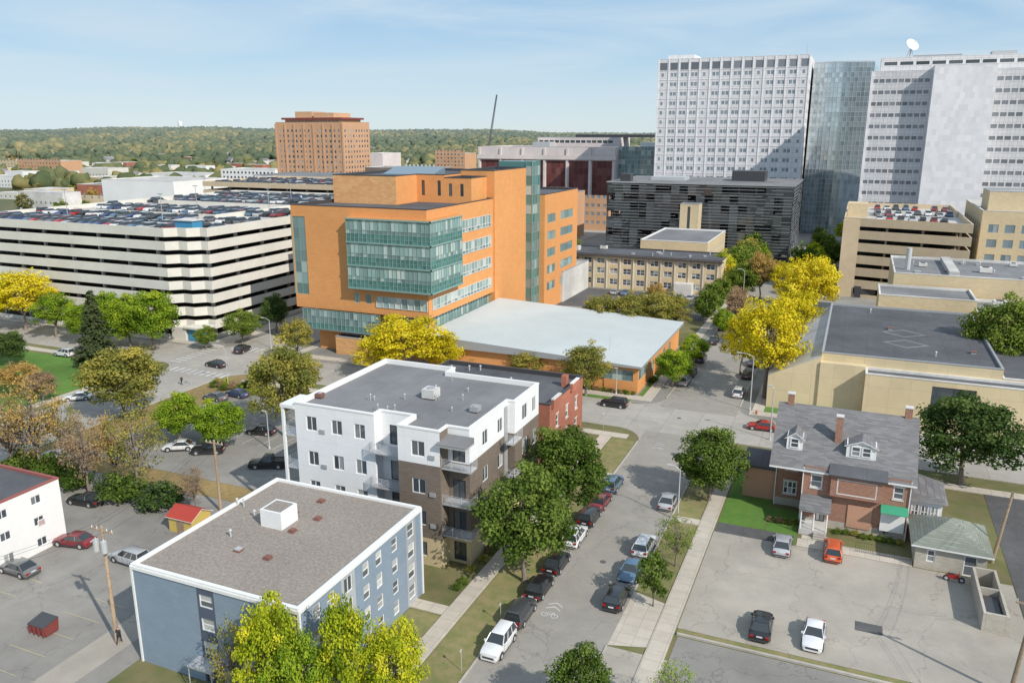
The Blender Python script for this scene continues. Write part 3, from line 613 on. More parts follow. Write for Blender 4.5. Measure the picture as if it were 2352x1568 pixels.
gpoly=[(-209,132.5),(-139,132.5),(-137,134.5),(-134.5,134.5),(-132.5,136.5),(-130.5,136.5),(-130.5,235),(-209,235)]
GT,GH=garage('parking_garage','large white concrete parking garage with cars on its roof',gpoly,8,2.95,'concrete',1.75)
b=MB(); b.box(-139,131.9,0,-135,134.4,3.0,'concrete'); b.box(-134.8,132.4,0,-131.2,134.4,2.6,'bluepaint'); b.box(-135.2,131.6,2.9,-130,136,3.3,'concrete'); GT.part('entrance',b)
for x0,y0,x1,y1 in((-200,160,-150,160.3),(-200,190,-150,190.3),(-150,160,-149.7,190)): b=MB(); b.box(x0,y0,GH,x1,y1,GH+1.3,'concrete'); GT.part('ramp_wall',b)
b=MB(); b.box(-139,136,GH,-134,139,GH+2.6,'bluepaint'); b.box(-139.3,135.7,GH+2.6,-133.7,139.3,GH+2.8,'dirtywhite'); GT.part('stair_shelter',b)
for i,(x,y) in enumerate([(-170,175),(-145,175),(-195,205),(-165,210),(-140,210),(-190,150),(-155,148)]):
    L_=Thing('roof_lamp','grey lamp pole on the garage roof','street lamp',(x,y,GH),'lamp poles on the garage roof'); b=MB(); b.tube((x,y,GH),(x,y,GH+7),.1,.07,'trimgrey'); L_.part('pole',b); b=MB(); b.box(x-.8,y-.15,GH+7,x+.8,y+.15,GH+7.2,'trimgrey'); L_.part('lamp_head',b)
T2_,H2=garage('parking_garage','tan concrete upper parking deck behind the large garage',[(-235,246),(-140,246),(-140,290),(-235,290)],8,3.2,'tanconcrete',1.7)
XE=xat(2232,238,18)
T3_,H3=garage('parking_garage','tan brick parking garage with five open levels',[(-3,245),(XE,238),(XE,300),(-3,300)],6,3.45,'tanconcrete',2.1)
b=MB(); b.box(-2.5,262,H3,3,270,H3+4,'tanbrick'); T3_.part('stair_tower',b)
b=MB(); b.box(1.5,243.6,0,7,244.8,3.2,'trimdark'); T3_.part('entrance',b)
b=MB(); b.box(-3.1,244.0,0,1.2,244.95,H3+.9,'tanconcrete'); T3_.part('pier',b)
def darkgarage(label,x0,y0,x1,y1,H):
    T=Thing('parking_garage',label,'parking garage',(x0,y0,0)); FOOT.append((x0-3,y0-3,x1+3,y1+3))
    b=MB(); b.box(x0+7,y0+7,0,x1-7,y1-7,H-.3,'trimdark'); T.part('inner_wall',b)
    lv=int(H/3.3); b=MB()
    for k in range(1,lv+1):
        z=k*3.3; b.box(x0+.4,y0+.4,z-.3,x1-.4,y1-.4,z-.02,'trimgrey'); 
    T.part('floor_slab',b)
    for (d,p,L) in(((1,0),(x0,y0),x1-x0),((0,1),(x1,y0),y1-y0),((0,-1),(x0,y1),y1-y0)):
        b=MB()
        for k in range(lv+1): z=k*3.3; b.wbox(p,d,.4,L-.4,-.38,-.2,z-.3,z+.6,'cdkgrey')
        n=int(L/6)
        for i in range(n+1): s=.3+(L-.6)*i/n; b.wbox(p,d,s-.12,s+.12,-.19,.1,0,H,'trimdark')
        T.part('frame',b)
    r=random.Random(3)
    for d,p,L in(((1,0),(x0,y0),x1-x0),((0,1),(x1,y0),y1-y0),((0,-1),(x0,y1),y1-y0)):
        n=int(L/3); g=MB()
        for i in range(n):
            for k in range(int(H/3.3)):
                if r.random()<.6:
                    a=L*i/n; t=r.uniform(-.03,.03); q=lambda s,z,o:(p[0]+d[0]*s+d[1]*o,p[1]+d[1]*s-d[0]*o,z)
                    g.face([q(a+.05,k*3.3,.14+t),q(a+L/n-.05,k*3.3,.14-t),q(a+L/n-.05,k*3.3+3.2,.14-t),q(a+.05,k*3.3+3.2,.14+t)],'glassblack')
        T.part('glass_panel',g,kind='stuff')
    b=MB()
    for k in range(int(H/1.1)):
        z=1+k*1.1
        for d,p,L in(((1,0),(x0,y0),x1-x0),((0,1),(x1,y0),y1-y0)):
            s=r.uniform(0,3)
            while s<L-3:
                l=r.uniform(10,34); e=min(s+l,L)
                zz=z+r.uniform(-.1,.1); b.wbox(p,d,s,e,.2,.27,zz,zz+.1,'steel')
                s=e+r.uniform(1,5)
    T.part('facade_rod',b,kind='stuff')
    b=MB(); b.box(x0-.3,y0-.3,H,x1+.3,y1+.3,H+.4,'trimgrey','greyroof'); T.part('roof',b); return T
DG=darkgarage('black glass parking garage crossed by thin pale rods',-88,300,-21,345,26.8)
for q in((-45,320,27.2,-33,330,31,'trimdark'),(-84,303,27.2,-80,307,30,'trimdark'),(-75,315,27.2,-62,325,28.5,'galv')): b=MB(); b.box(*q); DG.part('plant_room',b)
x0=xat(585,300,20); x1=xat(765,300,20)
darkgarage('low dark glass parking garage beside the orange building',x0,300,x1,330,zat(x1,300,408))
# -- white gridded tower
tw=[(-89,380),(-24.5,380),(-24.5,420),(-89,420)]
ops=[]; cols=[2.2+i*4.66 for i in range(14)]
for r_ in range(17):
    z=77-3.3-2.9-(r_+.35)*4.1
    for i,c in enumerate(cols):
        if i in (0,4,9,13) and r_<12: 
            ops+=[(c-.9,c+.2,z,z+1.5,'far')]; continue
        ops.append((c-1.4,c-.15,z,z+1.6,'far')); ops.append((c+.15,c+1.4,z,z+1.6,'far'))
for i,c in enumerate(cols): ops.append((c-1.7,c+1.7,72.2,75.4,'louvre'))
T=bld('hospital_tower','tall pale grey gridded hospital tower with paired windows','tower',tw,76.2,'towerpanel','lightroof',{0:ops,1:grid(40,6,2.6,[8+i*4.1 for i in range(15)],2,'far',2)},par=.8,cop='towerpanel')
b=MB()
for i in range(15): x=-89+.0+i*4.6; b.box(x-.18,379.78,0,x+.18,379.99,77,'marble')
for k in range(18): z=72-k*4.1; b.box(-88.7,379.88,z,-24.8,379.97,z+.2,'marble')
T.part('pilaster',b,kind='stuff'); b=MB(); b.box(-86,385,76.9,-74,400,79,'marble'); T.part('plant_room',b); 
b=MB(); b.tube((-26,382,77),(-26,382,82),.12,.06,'steel'); T.part('antenna',b); T.done()
T=Thing('glass_tower','tall curved blue-grey glass tower between two pale towers','tower',(-23.5,398,0)); b=MB(); b.prism([(-23.5,398),(1,398),(3,430),(-23.5,430)],0,74,'glassblue','darkroof'); T.part('core',b)
arc=[(-23.5+i*24.5/8, 396.8-1.8*math.sin(math.pi*i/8)) for i in range(9)]
for i in range(8): curtain(T,arc[i],arc[i+1],0,74.5,2,[(k*2.07,(k+1)*2.07,'glasstower' if (i<4) != (k<14) else 'glasstowerdark',1) for k in range(36)],mull='steel',mw=.12,proud=.12)
b=MB(); b.prism(arc+[(1,399),(-23.5,399)],74.5,75,'steel'); T.part('roof',b)
# -- white marble hospital
T=Thing('hospital_building','broad white marble hospital slab with banded windows and blank stone core','building',(0,336,0)); FOOT.append((-3,330,90,380))
def striprow(L,n,zs,h,st='farblack',m=.6,fill=.82): 
    r=[]; step=(L-2*m)/n
    for z in zs:
        for i in range(n): r.append((m+i*step+step*(1-fill)/2,m+(i+1)*step-step*(1-fill)/2,z,z+h,st))
    return r
zz=[6+i*4.05 for i in range(15)]
bld('', '','',[(0,340),(20.5,340),(20.5,370),(0,370)],66.2,'greystone','lightroof',{0:striprow(20.5,9,zz,1.35,'fargrey')},par=.7,cop='marble',T=T)
bld('', '','',[(20.5,335),(40,335),(40,370),(20.5,370)],67.5,'marble','lightroof',{},par=.7,cop='marble',T=T)
bld('', '','',[(40,340),(95,340),(95,370),(40,370)],66.2,'greystone','lightroof',{0:striprow(55,22,zz,1.4,'fargrey')},par=.7,cop='marble',T=T)
b=MB()
b.box(0.02,339.6,0,1.0,339.98,66.5,'marble')
T.part('pilaster',b)
bld('', '','',[(3,346),(90,346),(90,369),(3,369)],71.3,'towerpanel','lightroof',{0:striprow(87,16,[69.2],1.2,'farblack')},par=.6,cop='marble',z0=66.9,T=T)
for q in((60,350,71.9,90,366,76,'towerpanel'),(14,352,71.9,30,364,73,'trimgrey'),(40,356,71.9,48,362,74,'galv')): b=MB(); b.box(*q); T.part('plant_room',b)
T.done()
x=xat(2092,350,75);y=350; zc_=zat(x,y,106); D=Thing('satellite_dish','white satellite dish on the hospital roof','satellite dish',(x,y,71.9)); b=MB(); n=24
ax=Vector((.5,-.65,.55)).normalized(); a1=ax.orthogonal().normalized(); a2=ax.cross(a1); c0=Vector((x,y,zc_))
pr=[]
for k in range(6):
    r=2.5*k/5; pr.append([c0+ax*(r*r/7)+a1*math.cos(2*math.pi*j/n)*r+a2*math.sin(2*math.pi*j/n)*r for j in range(n)])
for k in range(5):
    for j in range(n): b.face([pr[k][j],pr[k][(j+1)%n],pr[k+1][(j+1)%n],pr[k+1][j]],'trimwhite')
D.part('dish',b); b=MB(); b.tube((x,y,71.9),(x,y,zc_-.2),.35,.22,'steel'); b.tube((x-1.4,y+1,71.9),(x,y,zc_-.6),.1,.1,'steel'); b.tube((x+1.4,y+1,71.9),(x,y,zc_-.6),.1,.1,'steel'); D.part('mount',b)
b=MB(); b.tube(c0,c0+ax*2.6,.08,.08,'steel'); b.tube(c0+ax*2.6,c0+ax*2.9,.22,.22,'steel'); D.part('feed_horn',b)
# -- maroon window hospital
ops=[(2+i*13,13+i*13,12,30.5,'maroon') for i in range(6)]
T=bld('hospital_building','pinkish stone hospital block with tall maroon glazed bays','building',[(-199,420),(-119,420),(-119,470),(-199,470)],36.8,'pinkstone','darkroof',{0:ops+striprow(80,12,[2.5,6.5],1.6,'farblack')},par=.7,cop='pinkstone')
for i in range(7): b=MB(); x=-199+.5+i*13; b.box(x,419.3,0,x+1,419.98,37,'pinkstone'); T.part('pilaster',b)
b=MB(); b.box(-199.2,418.9,31,-118.8,419.25,33.2,'pinkstone'); T.part('cornice',b)
bld('', '','',[(xat(1235,440,40),440),(xat(1425,440,40),440),(xat(1425,440,40),460),(xat(1235,440,40),460)],42,'pinkstone','darkroof',{0:striprow(45,14,[39.5],1.4,'farblack')},par=.5,z0=37.5,T=T)
for q in((-150,445,42.5,-105,455,44,'trimdark'),(-170,430,37.5,-160,440,40,'galv')): b=MB(); b.box(*q); T.part('plant_room',b)
T.done()
T=Thing('glass_building','teal glass office link beside the pale tower','building',(-118.9,425,0)); b=MB(); b.box(-118.9,425.1,0,-80,460,37,'spandrel','darkroof'); T.part('core',b)
curtain(T,(-118.9,425),(-88,425),0,38,18,[(k*2.4,(k+1)*2.4,'glassstrip',1) for k in range(15)]+[(36,38,'glassstrip',1)],mull='steel',proud=.2)
b=MB(); b.box(-110,435,37,-92,450,40,'whitepaint'); T.part('plant_room',b)
# -- hotel
z_=[4+i*2.95 for i in range(15)]
T=bld('hotel_tower','tall tan brick hotel with red-edged crown and many small windows','tower',[(-322,400),(-275,400),(-275,428),(-322,428)],50,'hotelbrick','lightroof',{0:grid(47,15,1.3,z_,1.5,'hotel',1.2),1:grid(28,9,1.3,z_,1.5,'hotel',1)},par=.9,cop='hotelbrick')
bld('', '','',[(-318,404),(-279,404),(-279,425),(-318,425)],52.3,'hotelbrick','lightroof',{0:striprow(39,14,[50.3],1.4,'farblack')},par=.2,z0=49.9,T=T)
b=MB(); b.box(-319.5,402.5,52.4,-277.5,426.5,53.5,'maroon','lightroof'); T.part('cornice',b)
b=MB(); b.box(-312,406,53.5,-300,420,57,'hotelbrick'); T.part('plant_room',b); b=MB(); b.box(-298,405,53.5,-284,422,56.2,'hotelbrick'); T.part('plant_room',b)
for i in range(8): b=MB(); x=-322+i*47/7; b.box(x-.5,399.6,0,x+.5,399.98,50,'hotelbrick'); T.part('pilaster',b)
T.done()
# -- school
T=bld('school_building','long three-storey tan brick school with dark roof overhang','building',[(-84,230),(-33.5,230),(-33.5,246),(-84,246)],9.8,'tanbrick','darkroof',{0:grid(50.5,12,2.4,[1.2,4.4,7.3],1.7,'school',1.),1:grid(16,3,2,[4.4,7.3],1.7,'school',1)},par=.3,cop='trimdark')
b=MB(); b.box(-84.5,229,9.6,-33,230,9.9,'trimdark'); T.part('eave',b); b=MB(); b.box(-46,226.5,0,-41,229.9,3.4,'dirtywhite'); T.part('porch',b)
for i in range(13): b=MB(); x=-83.1+i*4.05; b.box(x-.12,229.7,0,x+.12,229.97,9.55,'dirtywhite'); T.part('pilaster',b)
roofkit(T,-80,232,-38,243,9.8,10,2,5); T.done()
T=bld('school_building','rear tan brick wing with grey flat roof','building',[(-62,250),(-41,250),(-41,285),(-62,285)],12,'tanbrick','greyroof',{0:grid(21,5,2,[4,8],1.6,'school',1),1:grid(35,7,2,[8],1.6,'school',1)},par=.4,cop='trimwhite')
xx=xat(1527,262,18); T=bld('brick_chimney_tower','square tan brick tower above the school','tower',[(xx,286),(xx+6.5,286),(xx+6.5,292),(xx,292)],zat(xx,286,470),'tanbrick','darkroof',{0:[(2.6,3.6,6,20,'slit')]},par=.3)
T=bld('hall','low white-walled hall with light roof beside the school','building',[(-86,205),(-72,205),(-72,228),(-86,228)],8,'dirtywhite','lightroof',{},par=.4)
x0=xat(1262,330,20); x1=xat(1310,330,20)
T=bld('apartment_building','brown brick mid-rise with small windows','building',[(x0,330),(x1,330),(x1,350),(x0,350)],zat(x0,330,445),'hotelbrick','darkroof',{0:grid(x1-x0,3,1.2,[3+i*3 for i in range(7)],1.5,'hotel',.5)},par=.4)
x0=xat(2240,262,20)
T=bld('office_building','tan brick office building with dark window rows','building',[(x0,250),(x0+60,250),(x0+60,290),(x0,290)],24,'tanbrick','lightroof',{0:grid(60,15,2.4,[3,7,11,15,19],2.2,'far',1),3:grid(40,8,2.2,[3,7,11,15,19],2.2,'far',1)},par=.8,cop='dirtywhite'); 
bld('', '','',[(x0+2,258),(x0+14,258),(x0+14,272),(x0+2,272)],29,'tanbrick','lightroof',{},par=.5,z0=24.1,T=T); roofkit(T,x0+18,255,x0+50,285,24,8,2,33); T.done()
# -- civic auditorium
T=Thing('auditorium','tan panelled auditorium with large black flat roof and sloped side roof','building',(-11,136,0))
bld('', '','',[(-3,137.5),(23,137.5),(23,180),(-3,180)],9.8,'tanpanel','darkroof',{},par=.35,cop='trimgrey',T=T)
bld('', '','',[(3.8,133.6),(62,133.6),(62,137.45),(3.8,137.45)],8.0,'tanpanel','darkroof',{0:[(9.5,15.5,3.2,7.4,'dark')]},par=.35,cop='dirtywhite',T=T)
bld('', '','',[(23.02,137.5),(62,137.5),(62,160),(23.02,160)],8.4,'tanpanel','darkroof',{},par=.35,cop='dirtywhite',T=T)
b=MB(); b.hexa([(-11,136.2,0),(-3.02,136.2,0),(-3.02,180,0),(-11,180,0),(-11,136.2,5.6),(-3.02,136.2,9.6),(-3.02,180,9.6),(-11,180,5.6)],'tanpanel','lightroof'); T.part('side_wing',b)
b=MB(); b.box(-3.02,135.9,0,3.78,137.45,8.8,'tanpanel'); T.part('wall',b)
for cy in (150,158):
    b=MB(); c=(10,cy)
    pts=[(c[0]+r*math.cos(k*math.pi/2)*1.2,c[1]+r*math.sin(k*math.pi/2)) for r in(3.2,2.4) for k in range(4)]
    for k in range(4): j=(k+1)%4; b.face([(*pts[k],9.83),(*pts[j],9.83),(*pts[4+j],9.83),(*pts[4+k],9.83)],'greyroof')
    T.part('roof_patch',b)
roofkit(T,0,140,20,176,9.8,4,0,8); T.done()
T=bld('hall','tan brick hall with grey roofs behind the auditorium','building',[(6,182),(24,182),(24,195),(6,195)],12,'tanbrick','greyroof',{},par=.4,cop='dirtywhite')
bld('', '','',[(9,196),(60,196),(60,224),(9,224)],14.5,'tanbrick','greyroof',{},par=.5,cop='dirtywhite',T=T); roofkit(T,12,198,50,220,14.5,14,3,9)
b=MB(); b.tube((12,205,14.5),(12,205,19.5),.6,.6,'galv',10); T.part('flue',b)
b=MB(); b.box(20,198,14.5,22,222,15.6,'lightroof'); T.part('roof_ridge',b)
bld('', '','',[(24.05,181),(60,181),(60,195),(24.05,195)],10,'tanbrick','greyroof',{},par=.5,cop='dirtywhite',T=T); roofkit(T,26,183,58,193,10,6,2,19)
# -- brick house
T=Thing('brick_house','red-brown brick house with grey gabled roof, dormers and chimneys','house',(-6,94,0)); FOOT.append((-14,85,20,112))
HB=band((-1,1.0,'cmu'),(1.0,40,'housebrick'))
hw=[(-6,98.3),(-2.7,98.3),(-2.7,94),(8.6,94),(8.6,107.5),(-6,107.5)]
o0=[(.9,2.5,1.6,3.3,'sash3'),(1.0,2.4,4.8,6.4,'sash2')]
o2=[(.8,2.1,4.8,6.4,'sash'),(9.6,10.7,4.9,6.4,'sash'),(.9,2.9,1.9,3.3,'sash3'),(9.4,10.5,1.7,3.4,'sash')]
o5=[(2,3.2,1.6,3.2,'sash'),(6,7.2,1.6,3.2,'sash'),(2,3.2,4.8,6.3,'sash'),(6,7.2,4.8,6.3,'sash')]
bld('', '','',hw,7.4,HB,None,{0:o0,2:o2,5:o5},par=0,T=T,sill=True)
def gable(T,x0,y0,x1,y1,ze,zr,m,axis='x',ov=.6,th=.22,wallm=None,name='roof'):
    b=MB()
    if axis=='x':
        ym=(y0+y1)/2; sl=(zr-ze)/(ym-y0); za=ze-ov*sl
        for s,ye in((1,y0-ov),(-1,y1+ov)):
            p=[(x0-ov,ye,za),(x1+ov,ye,za),(x1+ov,ym,zr),(x0-ov,ym,zr)]
            if s<0: p=[p[1],p[0],p[3],p[2]]
            b.hexa([(a,c,z-th) for a,c,z in p]+p,'trimwhite',m)
        b.face([(x0,y0,ze),(x0,y1,ze),(x0,ym,zr-th)][::-1],wallm); b.face([(x1,y0,ze),(x1,y1,ze),(x1,ym,zr-th)],wallm)
    else:
        xm=(x0+x1)/2; sl=(zr-ze)/(xm-x0); za=ze-ov*sl
        for s,xe in((1,x0-ov),(-1,x1+ov)):
            p=[(xe,y1+ov,za),(xe,y0-ov,za),(xm,y0-ov,zr),(xm,y1+ov,zr)]
            if s<0: p=[p[1],p[0],p[3],p[2]]
            b.hexa([(a,c,z-th) for a,c,z in p]+p,'trimwhite',m)
        b.face([(x0,y0,ze),(x1,y0,ze),(xm,y0,zr-th)],wallm); b.face([(x1,y1,ze),(x0,y1,ze),(xm,y1,zr-th)],wallm)
    T.part(name,b)
gable(T,-6,94.3,8.6,107.5,7.4,12.6,'shingle','x',.6,wallm='housebrick')
for cx,cy,zt,w in((-5.2,101,13.9,.38),(8.0,101,13.8,.38),(.6,97.4,12.9,.36)):
    b=MB(); b.box(cx-w,cy-w,7,cx+w,cy+w,zt-.15,'housebrick'); b.box(cx-w-.06,cy-w-.06,zt-.148,cx+w+.06,cy+w+.06,zt,'dirtywhite'); T.part('chimney',b)
def dormer(cx,w,z=8.5,y0=95.7):
    b=MB(); b.box(cx-w/2,y0,z,cx+w/2,y0+3.2,z+1.6,'trimwhite')
    T.part('dormer',b); gable(T,cx-w/2,y0,cx+w/2,y0+3.6,z+1.55,z+2.2,'shingle','y',.25,.1,'trimwhite','dormer_roof')
    n=2 if w>2 else 1
    for i in range(n):
        c=cx+(i-(n-1)/2)*1.15; addwin(T,(c-.5,y0-.16),(1,0),0,1.0,z+.25,z+1.45,'sash')
dormer(-4.1,1.8); dormer(3.2,3.2)
b=MB(); b.hexa([(.0,93,6.9),(6.2,93,6.9),(6.2,95.6,7.6),(.0,95.6,7.6),(.0,93,7.1),(6.2,93,7.1),(6.2,95.8,8.2),(.0,95.8,8.2)],'trimdark','darkroof'); b.box(.3,93.3,4.4,5.9,93.98,6.88,'housebrick'); T.part('bay',b)
addwin(T,(1.0,93.24),(1,0),0,4.2,4.75,6.6,'sash3')
b=MB(); b.box(2.4,93.9,.6,5.0,93.98,3.4,'salmon'); T.part('wall_panel',b); b=MB(); b.box(5.9,93.6,1,8.4,93.97,3.5,'trimwhite'); T.part('wall_panel',b)
b=MB(); b.hexa([(5.8,92.7,3.5),(8.6,92.7,3.5),(8.6,93.95,3.9),(5.8,93.95,3.9),(5.8,92.7,3.58),(8.6,92.7,3.58),(8.6,93.95,4.1),(5.8,93.95,4.1)],'greenawn'); T.part('awning',b)
b=MB(); b.box(-2.6,91.2,2.9,.4,93.98,3.1,'trimwhite'); b.hexa([(-2.8,91,3.12),(.6,91,3.12),(.6,93.95,3.12),(-2.8,93.95,3.12),(-2.8,91,3.2),(.6,91,3.2),(.6,93.95,3.9),(-2.8,93.95,3.9)],'shingle'); T.part('porch_roof',b)
b=MB(); 
for x in(-2.5,-1.1,.3): b.tube((x,91.3,.7),(x,91.3,2.9),.08,.08,'trimwhite')
for i in range(9): b.tube((-2.5+i*.16,91.3,.7),(-2.5+i*.16,91.3,1.6),.02,.02,'trimwhite',4)
b.box(-2.5,91.27,1.6,-1.1,91.33,1.68,'trimwhite')
b.box(-2.6,91.2,0,.4,93.98,.7,'dirtywhite')
for k in range(4): b.box(-1.0,91.2-.3*(k+1),0,.2,91.2-.3*k-.003,.7-.17*(k+1),'kerbm')
T.part('porch',b)
addwin(T,(-1.0,93.84),(1,0),0,1.,.75,2.8,'dark','door')
b=MB(); b.box(-10,99.2,0,-6.02,104.5,4.1,'salmon'); b.box(-10.3,98.8,4.1,-6.03,104.9,4.45,'trimdark','darkroof'); T.part('side_room',b)
b=MB(); b.box(8.62,96.5,0.9,12.3,102.5,4.2,'trimwhite'); b.hexa([(8.62,96,4.22),(12.8,96,4.22),(12.8,103,4.22),(8.62,103,4.22),(8.62,96.2,5.2),(12.2,97,4.5),(12.2,102,4.5),(8.62,103,5.2)],'shingle'); b.box(8.62,96.6,0,12.2,102.4,.9,'housebrick'); T.part('side_porch',b)
for i in range(3): addwin(T,(9.1+i*1.0,96.34),(1,0),0,.8,2.0,3.7,'sash2')
b=MB(); b.box(9.1,94.6,0,12.4,96.45,.9,'wood')
for i in range(12): x=9.1+i*.3; b.tube((x,94.65,.9),(x,94.65,1.9),.03,.03,'trimwhite',4)
b.box(9.1,94.6,1.9,12.4,94.72,2.0,'trimwhite')
for k in range(5): b.box(10.4,94.6-.28*(k+1),0,11.8,94.6-.28*k-.003,.9-.18*(k+1)+.02,'redbrick')
T.part('deck',b)
for x in(-2.75,8.65,-6.05): b=MB(); b.box(x-.05,93.85 if x>-5 else 98.15,0,x+.05,93.97 if x>-5 else 98.27,7.2,'trimwhite'); T.part('downpipe',b)
T=Thing('garage','small cream block garage with green-grey hipped roof','garage',(9.3,88.2,0)); b=MB(); FOOT.append((8,86,18,96))
wall(b,(9.3,88.2),(16,88.2),0,2.8,[(1.1,1.9,.9,2.3),(4.6,5.8,.05,2.3)],'cmu'); wall(b,(16,88.2),(16,95),0,2.8,[],'cmu'); wall(b,(16,95),(9.3,95),0,2.8,[],'cmu'); wall(b,(9.3,95),(9.3,88.2),0,2.8,[(2,4.5,.05,2.3)],'cmu'); T.part('wall',b)
addwin(T,(9.3,88.2),(1,0),1.1,1.9,.9,2.3,'sash'); addwin(T,(9.3,88.2),(1,0),4.6,5.8,.05,2.3,'white1','door'); addwin(T,(9.3,95),(0,-1),2,4.5,.05,2.3,'white','door')
b=MB(); e=[(8.8,87.7,2.8),(16.5,87.7,2.8),(16.5,95.5,2.8),(8.8,95.5,2.8)]; r1=(12.4,91.2,4.7); r2=(12.9,92,4.7)
for p in([e[0],e[1],r1],[e[1],e[2],r2,r1],[e[2],e[3],r2],[e[3],e[0],r1,r2]): b.face(p,'shinglegreen')
for i in range(4): p,q=e[i],e[(i+1)%4]; b.face([(p[0],p[1],2.62),(q[0],q[1],2.62),q,p],'trimwhite')
b.face([(a,c,2.63) for a,c,_ in e][::-1],'trimwhite'); T.part('roof',b)
T=Thing('block_enclosure','open concrete block bin enclosure at the lot edge','wall',(14.5,78,0)); b=MB()
for q in((14.5,78,14.75,87.0),(16.4,78,16.65,87.0),(14.76,86.75,16.39,87.0),(14.76,78,16.39,78.25),(14.76,82.8,16.39,83.0)): b.box(q[0],q[1],0,q[2],q[3],1.9,'cmu')
T.part('wall',b); b=MB(); b.box(14.9,78.6,0,16.2,82.4,1.3,'trimdark'); T.part('bin',b)
wp=[(-106,28),(-79.7,28),(-79.7,57.2),(-106,57.2)]
T=bld('apartment_building','white painted apartment block with black roof and red edge','building',wp,7.3,'whitepaint','darkroof',{1:grid(29.2,7,1.2,[.6,3.1,5.6],1.0,'white',1)},par=.2,cop='rededge')
b=MB(); b.box(-79.66,54,3,-79.62,54.9,3.7,'trimwhite')
for i in range(4): b.box(-79.62,54.1,3.1+i*.14,-79.6,54.8,3.17+i*.14,'rededge')
T.part('notice_sign',b); T.done()
T=Thing('shed','yellow wooden shed with red metal gable roof','shed',(-70.5,63,0)); b=MB(); b.box(-70.3,63.2,0,-66.8,66.2,2.0,'yellowwood'); T.part('wall',b); gable(T,-70.3,63.2,-66.8,66.2,2.0,2.8,'redmetal','x',.25,.08,'yellowwood')
b=MB(); b.box(-69,63.12,.05,-68,63.19,1.8,'wood'); T.part('door',b)
# -- misc distant buildings
def fb(name,label,cat,uL,uR,y,vt,H=None,dep=25,wm='whitepaint',rm='lightroof',n=0,zs=(),st='hotel',w=1.6,h=1.5):
    x0=xat(uL,y,15); x1=xat(uR,y,15); H=H or zat(x0,y,vt)
    win={0:grid(x1-x0,n,w,zs,h,st,1)} if n else {}
    T=bld(name,label,cat,[(x0,y),(x1,y),(x1,y+dep),(x0,y+dep)],H-.5,wm,rm,win,par=.5,cop='dirtywhite'); T.done(); return T
fb('apartment_building','white and charcoal modern apartment block','building',508,632,470,388,wm='whitepaint',n=14,zs=[3,6.3,9.6,13,16.4],st='farblack')
fb('warehouse','long white low-rise commercial building','building',235,400,330,412,wm='whitepaint',dep=40)
fb('warehouse','low white commercial building with flat roof','building',-60,100,420,445,wm='whitepaint',dep=30)
fb('apartment_building','tan and brown suburban apartment block','building',-30,60,640,375,wm='tanbrick',n=12,zs=[3,6.5,10,13.5],st='hotel')
fb('apartment_building','brown brick suburban apartment block','building',40,140,600,368,wm='hotelbrick',n=14,zs=[3,6.5,10,13.5,17],st='hotel')
fb('hotel','tan brick mid-rise with dark windows','building',1000,1068,700,352,wm='hotelbrick',n=8,zs=[4+i*3.4 for i in range(8)],st='hotel')
fb('commercial_building','red brick commercial building with flat roof','building',415,500,380,440,wm='redbrick',dep=25,n=8,zs=[3,7],st='hotel')
fb('commercial_building','glass fronted low office','building',560,640,290,430,wm='tealframe',dep=20,n=8,zs=[3,7,11,15],st='far')
fb('commercial_building','cream stone commercial building','building',840,880,600,352,wm='pinkstone',dep=30,n=5,zs=[5,10,15],st='far')
fb('commercial_building','brown commercial block with flat roof','building',840,1000,400,384,wm='brownbrick',rm='darkroof',dep=20,n=12,zs=[4,8,12],st='far')
fb('commercial_building','tan low commercial block','building',100,235,350,455,wm='tanbrick',dep=25,n=8,zs=[3,7],st='far')
fb('commercial_building','brown brick commercial block','building',1310,1400,370,480,wm='hotelbrick',rm='darkroof',dep=25,n=6,zs=[3,7,11,15],st='far')
fb('warehouse','long pale retail building with flat roof','building',-40,120,760,350,H=9,wm='whitepaint',dep=40)
fb('warehouse','pale metal warehouse among trees','building',330,470,560,420,H=9,wm='whitepaint',dep=40)
rr=random.Random(12)
for i in range(96):
    for _ in range(20):
        u=rr.uniform(-40,640); y=rr.uniform(300,1050); x=xat(u,y,5); w=rr.uniform(12,38); d=rr.uniform(10,26)
        if not any(a<x+w and x<c and b_<y+d and y<e for a,b_,c,e in FOOT): break
    else: continue
    H=rr.choice([4,5,7,9,11]); wm=rr.choice(['whitepaint','dirtywhite','tanbrick','redbrick','concrete','whitepaint'])
    bld('commercial_building',rr.choice(['low flat-roofed commercial building','low pale commercial building among trees']),'building',[(x,y),(x+w,y),(x+w,y+d),(x,y+d)],H,wm,rr.choice(['lightroof','greyroof','lightroof']),{0:grid(w,max(2,int(w/4)),1.6,[1.2]+([4.5] if H>6 else []),1.5,'far',.6)},par=.4,cop='dirtywhite',group='low commercial buildings').done()
hm=[]
for c in('housefar','housefar','housefar2'):
    b=MB(); b.box(-7,-5,0,7,5,6,c)
    for s in(1,-1): 
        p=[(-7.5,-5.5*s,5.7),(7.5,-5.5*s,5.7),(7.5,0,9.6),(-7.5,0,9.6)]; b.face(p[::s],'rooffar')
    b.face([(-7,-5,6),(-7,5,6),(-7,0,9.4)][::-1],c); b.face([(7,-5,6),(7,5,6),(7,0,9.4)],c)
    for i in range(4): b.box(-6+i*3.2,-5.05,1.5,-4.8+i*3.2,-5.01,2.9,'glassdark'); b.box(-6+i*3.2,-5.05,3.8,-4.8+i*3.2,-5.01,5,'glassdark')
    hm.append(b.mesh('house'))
HP=[]
